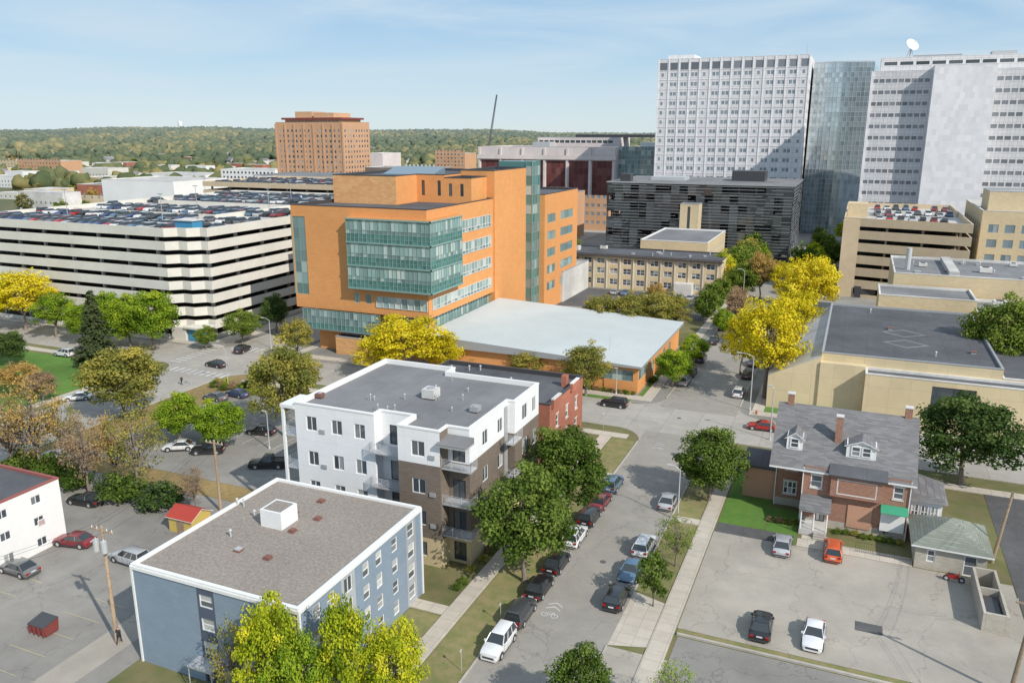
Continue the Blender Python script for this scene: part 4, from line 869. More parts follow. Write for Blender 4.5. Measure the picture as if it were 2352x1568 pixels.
for i in range(260):
    a=-TH+rr.uniform(-.62,.5 if i%3 else -.1); r=rr.uniform(820,2500); x=r*math.sin(a);y=r*math.cos(a)
    if any(p<x+9 and x-9<c and b_<y+9 and y-9<e for p,b_,c,e in FOOT): continue
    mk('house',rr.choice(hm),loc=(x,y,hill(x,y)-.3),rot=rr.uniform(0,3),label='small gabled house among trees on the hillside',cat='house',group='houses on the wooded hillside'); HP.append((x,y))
a=-TH+math.atan((418-1176)/FP/1.03); x,y=2900*math.sin(a),2900*math.cos(a); z=hill(x,y)
T=Thing('water_tower','pale water tower on the wooded ridge','water tower',(x,y,z)); b=MB(); b.tube((x,y,z),(x,y,z+22),6.5,6.5,'trimwhite',14); T.part('stem',b); b=MB(); b.tube((x,y,z+22),(x,y,z+32),7,7,'trimwhite',16); b.tube((x,y,z+32),(x,y,z+34.5),7,2,'trimwhite',16); T.part('tank',b)
x,y=xat(1110,500,20),500.; T=Thing('crane','tall thin dark lattice boom crane behind the hospital','crane',(x,y,0)); b=MB()
p=Vector((x,y,zat(x,y,420))); xx2=xat(1141,500,70); q=Vector((xx2,y,zat(xx2,y,218)))
for k in range(26):
    t0=k/26;t1=(k+1)/26; r0=.7*(1-.6*t0); r1=.7*(1-.6*t1); P0=p.lerp(q,t0);P1=p.lerp(q,t1)
    for sx,sy in((-1,-1),(1,-1),(1,1),(-1,1)): b.tube(P0+Vector((sx*r0,sy*r0,0)),P1+Vector((sx*r1,sy*r1,0)),.13,.13,'cranepaint',4,False)
    for s in(-1,1): b.tube(P0+Vector((-s*r0,-r0,0)),P1+Vector((s*r1,-r1,0)),.09,.09,'cranepaint',4,False)
T.part('boom',b); b=MB(); b.tube((x,y,0),p,1.2,1.2,'cranepaint',6); b.box(x-4,y-3,0,x+4,y+3,4,'redmetal'); T.part('base',b)

# ================================================================= TREES
def npmesh(name,V,tone,matname,n=4):
    N=len(V)//n; me=bpy.data.meshes.new(name); me.vertices.add(len(V)); me.vertices.foreach_set('co',V.astype(np.float32).ravel())
    me.loops.add(N*n); me.loops.foreach_set('vertex_index',np.arange(N*n,dtype=np.int32)); me.polygons.add(N)
    me.polygons.foreach_set('loop_start',np.arange(0,N*n,n,dtype=np.int32)); me.polygons.foreach_set('loop_total',np.full(N,n,dtype=np.int32))
    me.materials.append(M[matname]); at=me.attributes.new('tone','FLOAT','POINT'); at.data.foreach_set('value',tone.astype(np.float32)); me.update(calc_edges=True); return me
def leaves(P,Nrm,size,tone,rg):
    n=len(P); a=np.cross(Nrm,rg.normal(size=(n,3))); a/=np.linalg.norm(a,axis=1,keepdims=True)+1e-9; b=np.cross(Nrm,a); b/=np.linalg.norm(b,axis=1,keepdims=True)+1e-9
    s=(size*rg.uniform(.6,1.3,n))[:,None]; a=a*s; b=b*s*.75
    V=np.stack([P-a*.5-b*.15,P-b*.5+a*.1,P+a*.5+b*.1,P+b*.5-a*.1],1).reshape(-1,3); return V,np.repeat(tone,4)
def crown(name,seed,R,H,nc,nl,leaf,clr=.3,base=.22,fill=.5,matname='lfgreen'):
    rg=np.random.default_rng(seed); zc=H*(base+(1-base)*.5); hz=H*(1-base)*.5
    d=rg.normal(size=(nc,3)); d/=np.linalg.norm(d,axis=1,keepdims=True); rad=rg.uniform(fill,1,nc)**.6
    lob=1+.17*np.sin(3*np.arctan2(d[:,1],d[:,0])+seed)+rg.normal(0,.08,nc)
    c=d*np.array([R,R,hz])*(rad*lob)[:,None]*.8; c[:,:2]*= (1-.22*np.clip(c[:,2:3]/hz,-1,1)); c[:,2]+=zc
    Vs=[];Ts=[]
    for i in range(nc):
        k=int(nl*rg.uniform(.6,1.4)); r=R*clr*rg.uniform(.65,1.25); q=rg.normal(size=(k,3)); q/=np.linalg.norm(q,axis=1,keepdims=True)
        rr_=r*rg.uniform(.3,1.2,k)**.7; p=c[i]+q*rr_[:,None]*np.array([1,1,.65])
        nrm=q*.6+rg.normal(size=(k,3))*.5+np.array([0,0,.45]); nrm/=np.linalg.norm(nrm,axis=1,keepdims=True)
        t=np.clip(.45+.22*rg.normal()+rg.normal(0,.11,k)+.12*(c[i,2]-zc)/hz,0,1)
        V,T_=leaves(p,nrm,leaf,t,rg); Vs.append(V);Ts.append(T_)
    return npmesh(name,np.concatenate(Vs),np.concatenate(Ts),matname),c
def trunk(name,seed,H,c,R,r0=.22,many=10):
    rd=random.Random(seed); b=MB(); top=H*.5; n=4; pts=[Vector((0,0,-.1))]
    for i in range(1,n+1): pts.append(Vector((rd.uniform(-.12,.12)*i,rd.uniform(-.12,.12)*i,top*i/n)))
    for i in range(n): b.tube(pts[i],pts[i+1],r0*(1-.16*i),r0*(1-.16*(i+1)),'bark',8,False)
    b.tube((0,0,-.1),(0,0,.35),r0*1.5,r0,'bark',8,False)
    idx=list(range(len(c))); rd.shuffle(idx)
    for i in idx[:many]:
        s=pts[rd.choice([2,3,4])]; e=Vector(c[i]); m=s.lerp(e,.5)+Vector((0,0,.3)); b.tube(s,m,r0*.4,r0*.24,'bark',5,False); b.tube(m,e,r0*.24,r0*.07,'bark',4,False)
        for _ in range(2): b.tube(m,e+Vector((rd.uniform(-.9,.9),rd.uniform(-.9,.9),rd.uniform(-.5,.7))),r0*.14,r0*.04,'bark',4,False)
    return b.mesh(name)
TPL={}
def tpl(key,seed,R,H,nc,nl,leaf,clr,base,fill,many=10,r0=.22):
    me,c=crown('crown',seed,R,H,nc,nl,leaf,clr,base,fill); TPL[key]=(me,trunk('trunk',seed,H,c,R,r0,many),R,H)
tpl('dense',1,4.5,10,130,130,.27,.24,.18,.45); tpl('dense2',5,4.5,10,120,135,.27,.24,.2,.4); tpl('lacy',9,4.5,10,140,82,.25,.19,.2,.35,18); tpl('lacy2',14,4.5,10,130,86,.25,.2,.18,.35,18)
tpl('sparse',21,4.5,10,95,28,.24,.19,.15,.3,50,.2); tpl('small',31,2,4.5,40,80,.24,.3,.25,.4,8,.09); tpl('far',41,4.5,10,50,60,.6,.28,.1,.5,5); tpl('far2',43,4.5,10,44,60,.62,.3,.1,.5,5)
me,_=crown('foliage',51,1.2,1.6,24,70,.16,.4,-.1,.4); BUSH=me
def conifer():
    rg=np.random.default_rng(3); H=12;R=3.2; P=[];N=[];T_=[]
    for k in range(26):
        z=1+(H-1.2)*(k/26)**.95; r=R*(1-z/H)**.8*rg.uniform(.85,1.1); nb=int(7+10*(1-z/H))
        for j in range(nb):
            a=rg.uniform(0,6.28); L_=r*rg.uniform(.75,1.1); t=rg.uniform(0,1)*.3+.3
            m=int(34*L_/R+10); s=rg.uniform(.1,1,m)**.7; p=np.stack([np.cos(a)*L_*s,np.sin(a)*L_*s,z-.25*L_*s*s+0*s],1)+rg.normal(0,.13,(m,3)); P.append(p)
            q=np.array([math.cos(a)*.6,math.sin(a)*.6,.8])+rg.normal(0,.4,(m,3)); N.append(q/np.linalg.norm(q,axis=1,keepdims=True)); T_.append(np.clip(t+.25*s+rg.normal(0,.08,m),0,1))
    V,t=leaves(np.concatenate(P),np.concatenate(N),.34,np.concatenate(T_),rg); me=npmesh('crown',V,t,'lfconifer'); b=MB(); b.tube((0,0,-.1),(0,0,11.5),.2,.03,'bark',8); TPL['conifer']=(me,b.mesh('trunk'),R,H)
conifer()
LBL={'lfgreen':'leafy green deciduous tree','lfdark':'dark green deciduous tree','lflime':'bright green tree','lfyellow':'bright yellow autumn tree','lfyellowgreen':'yellow-green autumn tree','lfolive':'olive and gold autumn tree','lforange':'orange thinning autumn tree','lfrust':'brown half-bare autumn tree','lfconifer':'dark conical evergreen tree','lfmidgreen':'green deciduous tree','lffar':'green and ochre tree','lfpurple':'purple flowering shrub'}
tr=random.Random(4)
def tree(x,y,h,w,key,mt,where='beside the street',grp=None,z=0):
    me,tk,R,H=TPL[key]; sx=w/(2*R); sz=h/H
    e=mk('tree',None,loc=(x,y,z),rot=tr.uniform(0,6.28),label=LBL[mt]+' '+where,cat='tree',group=grp)
    c=mk('crown',me,e,scale=(sx,sx,sz)); c.material_slots[0].link='OBJECT'; c.material_slots[0].material=M[mt]
    mk('trunk',tk,e,scale=(sx,sx,sz)); return e
def treep(u,vb,vt,wpx,key,mt,where='beside the street'):
    x,y=S(u,vb); h=zat(x,y,vt); w=wpx*dist(x,y,h*.5)/FP; tree(x,y,max(h,1.5),w,key,mt,where)
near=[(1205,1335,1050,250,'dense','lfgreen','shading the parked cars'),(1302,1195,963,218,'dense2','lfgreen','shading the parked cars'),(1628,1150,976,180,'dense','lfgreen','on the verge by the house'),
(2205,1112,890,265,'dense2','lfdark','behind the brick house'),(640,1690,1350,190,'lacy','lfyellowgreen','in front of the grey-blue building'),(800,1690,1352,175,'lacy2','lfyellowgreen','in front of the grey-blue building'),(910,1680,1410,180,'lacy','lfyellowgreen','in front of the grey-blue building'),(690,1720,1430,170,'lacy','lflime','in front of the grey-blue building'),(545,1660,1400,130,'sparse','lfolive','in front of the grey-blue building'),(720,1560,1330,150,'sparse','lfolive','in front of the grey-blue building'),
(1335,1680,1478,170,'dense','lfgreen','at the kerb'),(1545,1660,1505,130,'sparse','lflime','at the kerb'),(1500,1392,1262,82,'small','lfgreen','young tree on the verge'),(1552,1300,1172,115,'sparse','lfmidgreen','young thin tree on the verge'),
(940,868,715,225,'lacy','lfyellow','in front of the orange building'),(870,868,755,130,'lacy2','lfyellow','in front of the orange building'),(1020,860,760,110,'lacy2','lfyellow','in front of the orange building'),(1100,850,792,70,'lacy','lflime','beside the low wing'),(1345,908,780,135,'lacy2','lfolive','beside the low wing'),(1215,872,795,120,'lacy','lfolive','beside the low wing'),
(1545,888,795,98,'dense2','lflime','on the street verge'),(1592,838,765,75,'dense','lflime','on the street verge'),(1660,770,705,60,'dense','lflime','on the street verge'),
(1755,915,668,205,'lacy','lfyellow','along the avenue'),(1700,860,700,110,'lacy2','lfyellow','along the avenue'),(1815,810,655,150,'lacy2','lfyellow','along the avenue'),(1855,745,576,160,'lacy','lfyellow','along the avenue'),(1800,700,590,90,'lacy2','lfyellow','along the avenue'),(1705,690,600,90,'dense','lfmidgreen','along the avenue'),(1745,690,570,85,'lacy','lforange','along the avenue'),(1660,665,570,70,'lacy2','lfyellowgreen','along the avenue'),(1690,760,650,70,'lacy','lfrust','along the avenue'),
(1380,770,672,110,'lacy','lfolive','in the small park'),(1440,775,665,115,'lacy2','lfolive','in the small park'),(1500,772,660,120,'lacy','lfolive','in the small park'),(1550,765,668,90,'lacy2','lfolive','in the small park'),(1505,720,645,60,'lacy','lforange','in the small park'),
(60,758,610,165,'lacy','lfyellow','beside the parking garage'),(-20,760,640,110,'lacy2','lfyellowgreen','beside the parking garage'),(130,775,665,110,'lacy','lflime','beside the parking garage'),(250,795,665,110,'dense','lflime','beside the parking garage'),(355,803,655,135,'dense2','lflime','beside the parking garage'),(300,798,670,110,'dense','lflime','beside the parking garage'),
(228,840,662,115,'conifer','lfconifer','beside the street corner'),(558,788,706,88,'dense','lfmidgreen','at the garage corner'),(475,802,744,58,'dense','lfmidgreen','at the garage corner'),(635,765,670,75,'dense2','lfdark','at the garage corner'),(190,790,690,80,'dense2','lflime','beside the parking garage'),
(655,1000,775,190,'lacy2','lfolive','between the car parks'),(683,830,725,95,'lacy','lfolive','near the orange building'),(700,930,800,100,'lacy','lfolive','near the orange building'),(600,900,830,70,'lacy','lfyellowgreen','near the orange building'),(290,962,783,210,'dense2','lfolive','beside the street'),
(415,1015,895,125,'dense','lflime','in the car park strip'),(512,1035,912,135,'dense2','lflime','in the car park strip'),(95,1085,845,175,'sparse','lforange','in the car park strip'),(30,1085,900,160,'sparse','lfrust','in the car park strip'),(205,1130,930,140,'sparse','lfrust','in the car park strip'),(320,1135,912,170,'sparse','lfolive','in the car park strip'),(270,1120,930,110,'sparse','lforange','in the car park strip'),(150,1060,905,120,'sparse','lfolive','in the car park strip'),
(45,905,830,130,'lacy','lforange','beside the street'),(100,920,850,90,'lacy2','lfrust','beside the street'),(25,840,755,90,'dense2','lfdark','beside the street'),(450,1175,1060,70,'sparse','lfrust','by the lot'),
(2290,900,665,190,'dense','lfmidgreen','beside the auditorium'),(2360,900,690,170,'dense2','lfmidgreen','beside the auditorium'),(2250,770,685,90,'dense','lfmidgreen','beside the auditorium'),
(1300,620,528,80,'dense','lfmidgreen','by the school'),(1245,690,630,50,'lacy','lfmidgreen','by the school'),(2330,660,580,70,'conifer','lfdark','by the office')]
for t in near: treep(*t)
for i in range(34):
    u=1590+i*10+tr.uniform(-6,6); vb=tr.uniform(600,665); x,y=S(u,vb)
    if -27<x<-15: x=-31
    if any(a<x<c and b_<y<e for a,b_,c,e in FOOT): continue
    h=tr.uniform(8,13); tree(x,y,h,h*.85,tr.choice(['far','far2','dense']),tr.choice(['lfgreen','lfmidgreen','lfmidgreen','lflime','lfyellowgreen','lfolive']),'in front of the dark garage','trees near the dark garage')
for y in range(195,300,14):
    for x in(-31.5,-11.5):
        tree(x+tr.uniform(-.5,.5),y+tr.uniform(-3,3),tr.uniform(7,10),tr.uniform(6,8),tr.choice(['far','far2']),tr.choice(['lfmidgreen','lfyellow','lfyellowgreen','lfolive']),'along the avenue','trees along the avenue')
cnt=0
for i in range(2500):
    if cnt>=180: break
    if i%4: u=tr.uniform(-60,640)
    else: u=tr.uniform(1240,2360)
    y=tr.uniform(285,900); x=xat(u,y)
    if any(a<x<c and b_<y<e for a,b_,c,e in FOOT): continue
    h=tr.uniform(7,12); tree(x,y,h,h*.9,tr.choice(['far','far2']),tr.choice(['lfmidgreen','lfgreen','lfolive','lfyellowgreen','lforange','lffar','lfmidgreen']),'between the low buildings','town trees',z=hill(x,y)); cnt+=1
for i in range(24):
    x=tr.uniform(-330,-212); y=tr.uniform(150,290); h=tr.uniform(7,11); tree(x,y,h,h*.9,tr.choice(['far','far2']),tr.choice(['lfmidgreen','lfrust','lforange','lflime','lfgreen']),'west of the garage','town trees')
def bush(x,y,s,mt='lfmidgreen',lab='round green shrub',sz=None):
    e=mk('shrub',BUSH,loc=(x,y,0),rot=tr.uniform(0,6),label=lab,cat='shrub',scale=(s,s,sz or s)); e.material_slots[0].link='OBJECT'; e.material_slots[0].material=M[mt]
for u,v,s in((282,1150,2.3),(368,1168,2.3),(345,1150,1.8),(255,1130,1.7),(150,1100,2.2),(110,1092,2.0),(180,1120,1.8),(60,1080,2.2),(395,1150,1.4)): x,y=S(u,v); bush(x,y,s,tr.choice(['lfgreen','lfdark']),'dark green hedge shrub beside the car park')
x,y=S(2022,1225); bush(x,y,.9,'lfgreen','conical evergreen shrub beside the house',1.9)
for i in range(8): bush(-6.0+i*.42,93.4+tr.uniform(-.3,.3),.4,tr.choice(['lfgreen','lfolive','lfmidgreen','lfrust']),'low shrub in the house flower bed')
for i in range(8): bush(1.5+i*.95,93.0+tr.uniform(-.2,.3),.45,tr.choice(['lfgreen','lfolive','lfmidgreen']),'low shrub in the house flower bed')
for i in range(22): bush(-44+i*.5,133.5+tr.uniform(-.2,.3),.5,tr.choice(['lfgreen','lfrust','lfolive']),'low shrub along the orange wall')
for i in range(22): bush(-34+tr.uniform(-.3,0.6),tr.uniform(64,95),.5,tr.choice(['lfmidgreen','lfgreen','lfolive','lfpurple']),'low shrub beside the apartment path')
for i in range(14): bush(-66+tr.uniform(0,12),178.5+tr.uniform(0,5),.7,tr.choice(['lfpurple','lfmidgreen']),'flowering shrub on the terrace')
for i in range(26): bush(-106+tr.uniform(0,20),109+tr.uniform(-2,2),.8,tr.choice(['lfolive','lfgreen','lfrust','lfyellowgreen']),'low shrub at the street corner')
for i in range(12): bush(-31.0+tr.uniform(-.9,-.6)-.2,tr.uniform(140,168),.6,'lfgreen','low shrub along the wing')
def woodland():
    rg=np.random.default_rng(8); t=(1+5**.5)/2
    ico=np.array([(-1,t,0),(1,t,0),(-1,-t,0),(1,-t,0),(0,-1,t),(0,1,t),(0,-1,-t),(0,1,-t),(t,0,-1),(t,0,1),(-t,0,-1),(-t,0,1)],float); ico/=np.linalg.norm(ico[0])
    F=np.array([(0,11,5),(0,5,1),(0,1,7),(0,7,10),(0,10,11),(1,5,9),(5,11,4),(11,10,2),(10,7,6),(7,1,8),(3,9,4),(3,4,2),(3,2,6),(3,6,8),(3,8,9),(4,9,5),(2,4,11),(6,2,10),(8,6,7),(9,8,1)])
    def sub(V,F):
        V=list(map(tuple,V)); c={}; G=[]
        def mid(a,b):
            k=(min(a,b),max(a,b))
            if k not in c: m=np.array(V[a])+np.array(V[b]); m/=np.linalg.norm(m); c[k]=len(V); V.append(tuple(m))
            return c[k]
        for a,b,d in F: x,y,z=mid(a,b),mid(b,d),mid(d,a); G+=[(a,x,z),(b,y,x),(d,z,y),(x,y,z)]
        return np.array(V),np.array(G)
    sphere=[sub(ico,F),(ico,F)]
    AV=[];AI=[];AT=[];off=0
    for r0,r1,s,lod,prob in((700,1000,11,0,.45),(1000,1700,12,0,.85),(1700,3700,17,1,1.)):
        area=.5*1.3*(r1*r1-r0*r0); n=int(area/(s*s)*1.0*prob)
        r=np.sqrt(rg.uniform(r0*r0,r1*r1,n)); a=-TH+rg.uniform(-.65,.65,n); X=r*np.sin(a);Y=r*np.cos(a); R=s*.6*rg.uniform(.6,1.25,n)
        keep=np.ones(n,bool)
        for a_,b_,c,e in FOOT: keep&=~((X>a_-4)&(X<c+4)&(Y>b_-16)&(Y<e+4))
        for hx,hy in HP: keep&=((X-hx)**2+(Y-hy)**2>170)&~((abs(X-hx-S_*14)<9)&(abs(Y-hy+C_*14)<15))
        cl=np.sin(X*.011+1)*np.sin(Y*.009+.5*np.sin(X*.004)); keep&=~((cl>.84)&(Y<1900)); keep&=~((X>-300)&(r<860))
        X,Y,R=X[keep],Y[keep],R[keep]; n=len(X); Z=np.array([hill(p,q) for p,q in zip(X,Y)])
        V1,F1=sphere[lod]; nv=len(V1)
        V=V1[None]*(1+rg.normal(0,.17,(n,nv,1))); V=V*R[:,None,None]; V[:,:,2]*=rg.uniform(.7,1.1,n)[:,None]; V+=np.stack([X,Y,Z+np.minimum(R*.7,6)],1)[:,None,:]
        tone=np.clip(rg.beta(1.5,2.4,n)*.8+.22*np.sin(X*.006+2*np.sin(Y*.003))*np.sin(Y*.005)+.1*np.sin(X*.021+Y*.017),0,1); tone=np.repeat(tone,nv)+rg.normal(0,.06,n*nv)
        AV.append(V.reshape(-1,3)); AI.append((F1[None]+(np.arange(n)*nv+off)[:,None,None]).reshape(-1,3)); AT.append(tone); off+=n*nv
    V=np.concatenate(AV); idx=np.concatenate(AI); tone=np.concatenate(AT)
    me=bpy.data.meshes.new('woodland'); me.vertices.add(len(V)); me.vertices.foreach_set('co',V.astype(np.float32).ravel())
    me.loops.add(len(idx)*3); me.loops.foreach_set('vertex_index',idx.astype(np.int32).ravel()); me.polygons.add(len(idx))
    me.polygons.foreach_set('loop_start',np.arange(0,len(idx)*3,3,dtype=np.int32)); me.polygons.foreach_set('loop_total',np.full(len(idx),3,dtype=np.int32))
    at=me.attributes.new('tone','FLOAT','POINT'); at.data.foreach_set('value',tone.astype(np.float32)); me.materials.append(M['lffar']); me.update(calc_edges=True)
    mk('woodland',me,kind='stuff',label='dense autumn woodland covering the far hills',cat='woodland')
woodland()

# ================================================================= CARS
def loft(b,st,secf,m):
    rings=[secf(*s) for s in st]; k=len(rings[0]); n0=len(b.v); i=b.mi(m)
    for r in rings: b.v+=r
    for a in range(len(rings)-1):
        for j in range(k): b.f.append([n0+a*k+j,n0+a*k+(j+1)%k,n0+(a+1)*k+(j+1)%k,n0+(a+1)*k+j][::-1]); b.m.append(i)
    b.f.append([n0+j for j in range(k)]); b.m.append(i); b.f.append([n0+(len(rings)-1)*k+j for j in range(k)][::-1]); b.m.append(i)
PAINT=MATS['cwhite']
def car_mesh(kind):
    suv=kind=='suv'; pk=kind=='pickup'; b=MB(); belt=1.05 if suv or pk else .92; hood=1.02 if suv or pk else .86; L=2.7 if pk else 2.32; dk=hood+.02 if not suv else belt
    st=[(-L,.5,.74),(-L+.06,.72,.84),(-L+.2,dk-.06,.9),(-L+.6,dk,.93),(-1.5,dk if not pk else belt,.94),(-.8,belt,.94),(0,belt,.94),(.75,belt,.94),(1.0,hood+.03,.94),(1.6,hood-.02,.92),(L-.3,hood-.1,.88),(L-.1,hood-.22,.82),(L,.52,.72)]
    sec=lambda y,z,w:[(-w*.72,y,z+.02),(0,y,z+.04),(w*.72,y,z+.02),(w*.96,y,z-.07),(w,y,z-.28 if z>.6 else z-.12),(w*.98,y,.3),(w*.9,y,.2),(-w*.9,y,.2),(-w*.98,y,.3),(-w,y,z-.28 if z>.6 else z-.12),(-w*.96,y,z-.07)]
    loft(b,st,sec,PAINT)
    H=1.68 if suv else (1.8 if pk else 1.44); z0=belt
    if suv: yb0,yb1,yt0,yt1=-2.22,1.02,-1.95,.25
    elif pk: yb0,yb1,yt0,yt1=-.75,1.05,-.62,.4
    else: yb0,yb1,yt0,yt1=-1.75,1.0,-1.05,.2
    wb,wt=.86,.66
    B=[(-wb,yb0,z0),(wb,yb0,z0),(wb,yb1,z0-.03),(-wb,yb1,z0-.03)]; Tp=[(-wt,yt0,H-.06),(wt,yt0,H-.06),(wt,yt1,H-.06),(-wt,yt1,H-.06)]
    g=MB(); 
    for i in range(4): j=(i+1)%4; g.face([B[i],B[j],Tp[j],Tp[i]],'carglass')
    b.hexa([(x*1.02,y,z) for x,y,z in Tp]+[(-wt*.86,yt0+.08,H),(wt*.86,yt0+.08,H),(wt*.86,yt1-.1,H),(-wt*.86,yt1-.1,H)],PAINT)
    for i in range(4): b.tube(B[i],Tp[i],.045,.04,PAINT,5,False)
    for s in(-1,1):
        for f in([.45] if pk else ([.3,.62] if suv else [.3,.66])):
            p=Vector(B[0 if s<0 else 1]).lerp(Vector(B[3 if s<0 else 2]),f+.04); q=Vector(Tp[0 if s<0 else 1]).lerp(Vector(Tp[3 if s<0 else 2]),f); b.tube(p,q,.04,.035,PAINT if suv else 'trimdark',5,False)
        b.box(s*.97-.09,.72,belt-.02,s*.97+.09,.86,belt+.14,PAINT)
        b.tube((s*wt,yt0,H-.06),(s*wt,yt1,H-.06),.035,.035,'trimdark' if suv else PAINT,5,False)
        for y in(-.75,.05,.85): b.box(s*.941-.002,y-.012,.35,s*.941+.002,y+.012,belt-.1,'trimdark')
        b.box(s*.93-.02,-L+.25,.2,s*.93+.02,L-.35,.33,'trimdark')
        for y in(-1.42,1.42): 
            if pk: y*=1.12
            k=[(s*.946,y+.43*math.cos(a),.36+.43*math.sin(a)) for a in [math.pi*i/10 for i in range(11)]]
            b.face((k+[(s*.946,y-.43,.2),(s*.946,y+.43,.2)])[::(1 if s>0 else -1)],'trimdark')
    b.box(-.55,L-.08,.4,.55,L+.015,.58,'trimdark'); b.box(-.26,-L-.02,.62,.26,-L+.05,.74,'plate'); b.box(-.8,-L-.01,.25,.8,-L+.3,.42,'trimdark')
    if pk:
        b.box(-.8,-2.6,belt+.02,.8,-.8,belt+.035,'trimdark')
        for s in (-1,1): b.box(s*.86-.05,-2.65,belt+.0,s*.86+.05,-.8,belt+.1,PAINT)
    w=MB(); w.tube((-.12,0,0),(.12,0,0),.34,.34,'blackrubber',16); w.tube((-.128,0,0),(-.1,0,0),.21,.21,'steel',10); w.tube((.1,0,0),(.128,0,0),.21,.21,'steel',10)
    hl=MB(); hl.box(-.16,-.1,-.07,.16,.06,.07,'headlamp'); tl=MB(); tl.box(-.15,-.05,-.1,.15,.06,.1,'taillamp')
    return dict(body=b.mesh('body',smooth=.6),windows=g.mesh('windows'),wheel=w.mesh('wheel',smooth=.6),headlight=hl.mesh('headlight'),taillight=tl.mesh('taillight'),L=L,hood=hood,pk=pk)
CM={k:car_mesh(k) for k in('sedan','suv','pickup')}
CN={'cwhite':'white','cblack':'black','cgrey':'grey','csilver':'silver','cred':'red','cmaroon':'dark red','cblue':'blue','corange':'bright orange-red','cnavy':'navy','cdkgrey':'charcoal','cbeige':'beige'}
def setpaint(o,c):
    for s in o.material_slots:
        if s.material==PAINT: s.link='OBJECT'; s.material=M[c]
def car(x,y,rot,kind,c,where='parked at the kerb',grp='cars parked along the kerb',z=.03):
    m=CM[kind]; e=mk('parked_car',None,loc=(x,y,z),rot=rot,label=f"{CN[c]} {kind} {where}",cat='car',group=grp)
    o=mk('body',m['body'],e); setpaint(o,c); mk('windows',m['windows'],e)
    k=1.12 if m['pk'] else 1
    for sx in(-1,1):
        for sy in(-1,1): mk('wheel',m['wheel'],e,(sx*.85,sy*1.42*k,.34))
        mk('headlight',m['headlight'],e,(sx*.64,m['L']-.12,m['hood']-.28)); mk('taillight',m['taillight'],e,(sx*.68,-m['L']+.02,m['hood']-.2))
    return e
def carp(u,v,rot,kind,c,where,grp):
    X,Y=S(u,v); car(X,Y,math.radians(rot+random.uniform(-1.5,1.5)),kind,c,where,grp)
gk='cars parked along the kerb'
def yon(xl,v):
    lo_,hi=40,115
    for _ in range(40):
        mid=(lo_+hi)/2; Y=-xl*S_+mid*C_; vv=784+FP*math.tan(math.atan2(CH-.8,Y)-PI_)
        if vv>v: lo_=mid
        else: hi=mid
    return mid
for v,kd,c in((1470,'suv','cwhite'),(1400,'suv','cdkgrey'),(1341,'sedan','cblack'),(1285,'sedan','cblack'),(1226,'suv','cwhite'),(1181,'suv','cblack'),(1145,'sedan','cmaroon'),(1106,'suv','cblue')):
    car(-25.9,yon(-25.9,v),math.radians(random.uniform(-1,1)+(180 if v>1450 else 0)),kd,c,'parked at the kerb under street trees',gk)
for v,kd,c,r in((1248,'suv','cwhite',0),(1305,'sedan','cblue',180),(1364,'suv','cblack',0),(1145,'sedan','csilver',0)):
    car(-18.15,yon(-18.15,v),math.radians(r+random.uniform(-1,1)),kd,c,'parked at the kerb by the verge',gk)
for u,v,r,kd,c,w in((1796,1260,0,'sedan','csilver','in the open car park'),(1912,1273,0,'suv','corange','in the open car park'),(1748,1446,0,'sedan','cblack','in the open car park'),(1868,1468,180,'sedan','cwhite','in the open car park'),
  (197,1156,95,'sedan','cblack','in the back car park'),(172,1250,100,'sedan','cmaroon','in the back car park'),(45,1314,88,'sedan','cgrey','in the back car park'),(300,1290,88,'suv','csilver','in the back car park'),
  (413,1032,120,'sedan','cwhite','in the shaded car park'),(478,1040,118,'suv','cblack','in the shaded car park'),(617,1072,115,'pickup','cblack','in the shaded car park'),(600,996,100,'sedan','cblack','in the shaded car park'),(180,918,130,'sedan','cwhite','in the shaded car park'),(135,1052,95,'sedan','csilver','in the shaded car park'),
  (495,918,85,'sedan','cgrey','in the shaded car park'),(545,910,85,'sedan','cnavy','in the shaded car park')):
    carp(u,v,r,kd,c,w,'cars in the surface car parks')
for u,v,r,kd,c in((496,842,85,'sedan','cblack'),(558,808,10,'suv','cblack'),(148,817,92,'suv','cwhite'),(1410,933,88,'suv','cblack'),(1750,986,92,'sedan','cred')):
    carp(u,v,r,kd,c,'driving on the street','cars on the street')
for v,c,kd in((882,'csilver','suv'),(862,'cdkgrey','suv'),(830,'cnavy','suv'),(790,'cblack','sedan'),(760,'cblack','suv')): 
    u=1580+(882-v)*.86; X,Y=S(u,v); car(-26.3,Y,0,kd,c,'parked on the shaded avenue',gk)
for v,c,kd in((910,'cwhite','suv'),(868,'cblack','sedan'),(840,'cgrey','sedan')): X,Y=S(1715+(910-v)*.5,v); car(-16.1,Y,0,kd,c,'parked on the shaded avenue',gk)
for i in range(8):
    if i in(2,5): continue
    car(-62+i*3.1,222,random.choice([0,math.pi]),'sedan',random.choice(['csilver','cred','cblue','cwhite']),'in the school car park','cars in the school car park',z=.02)
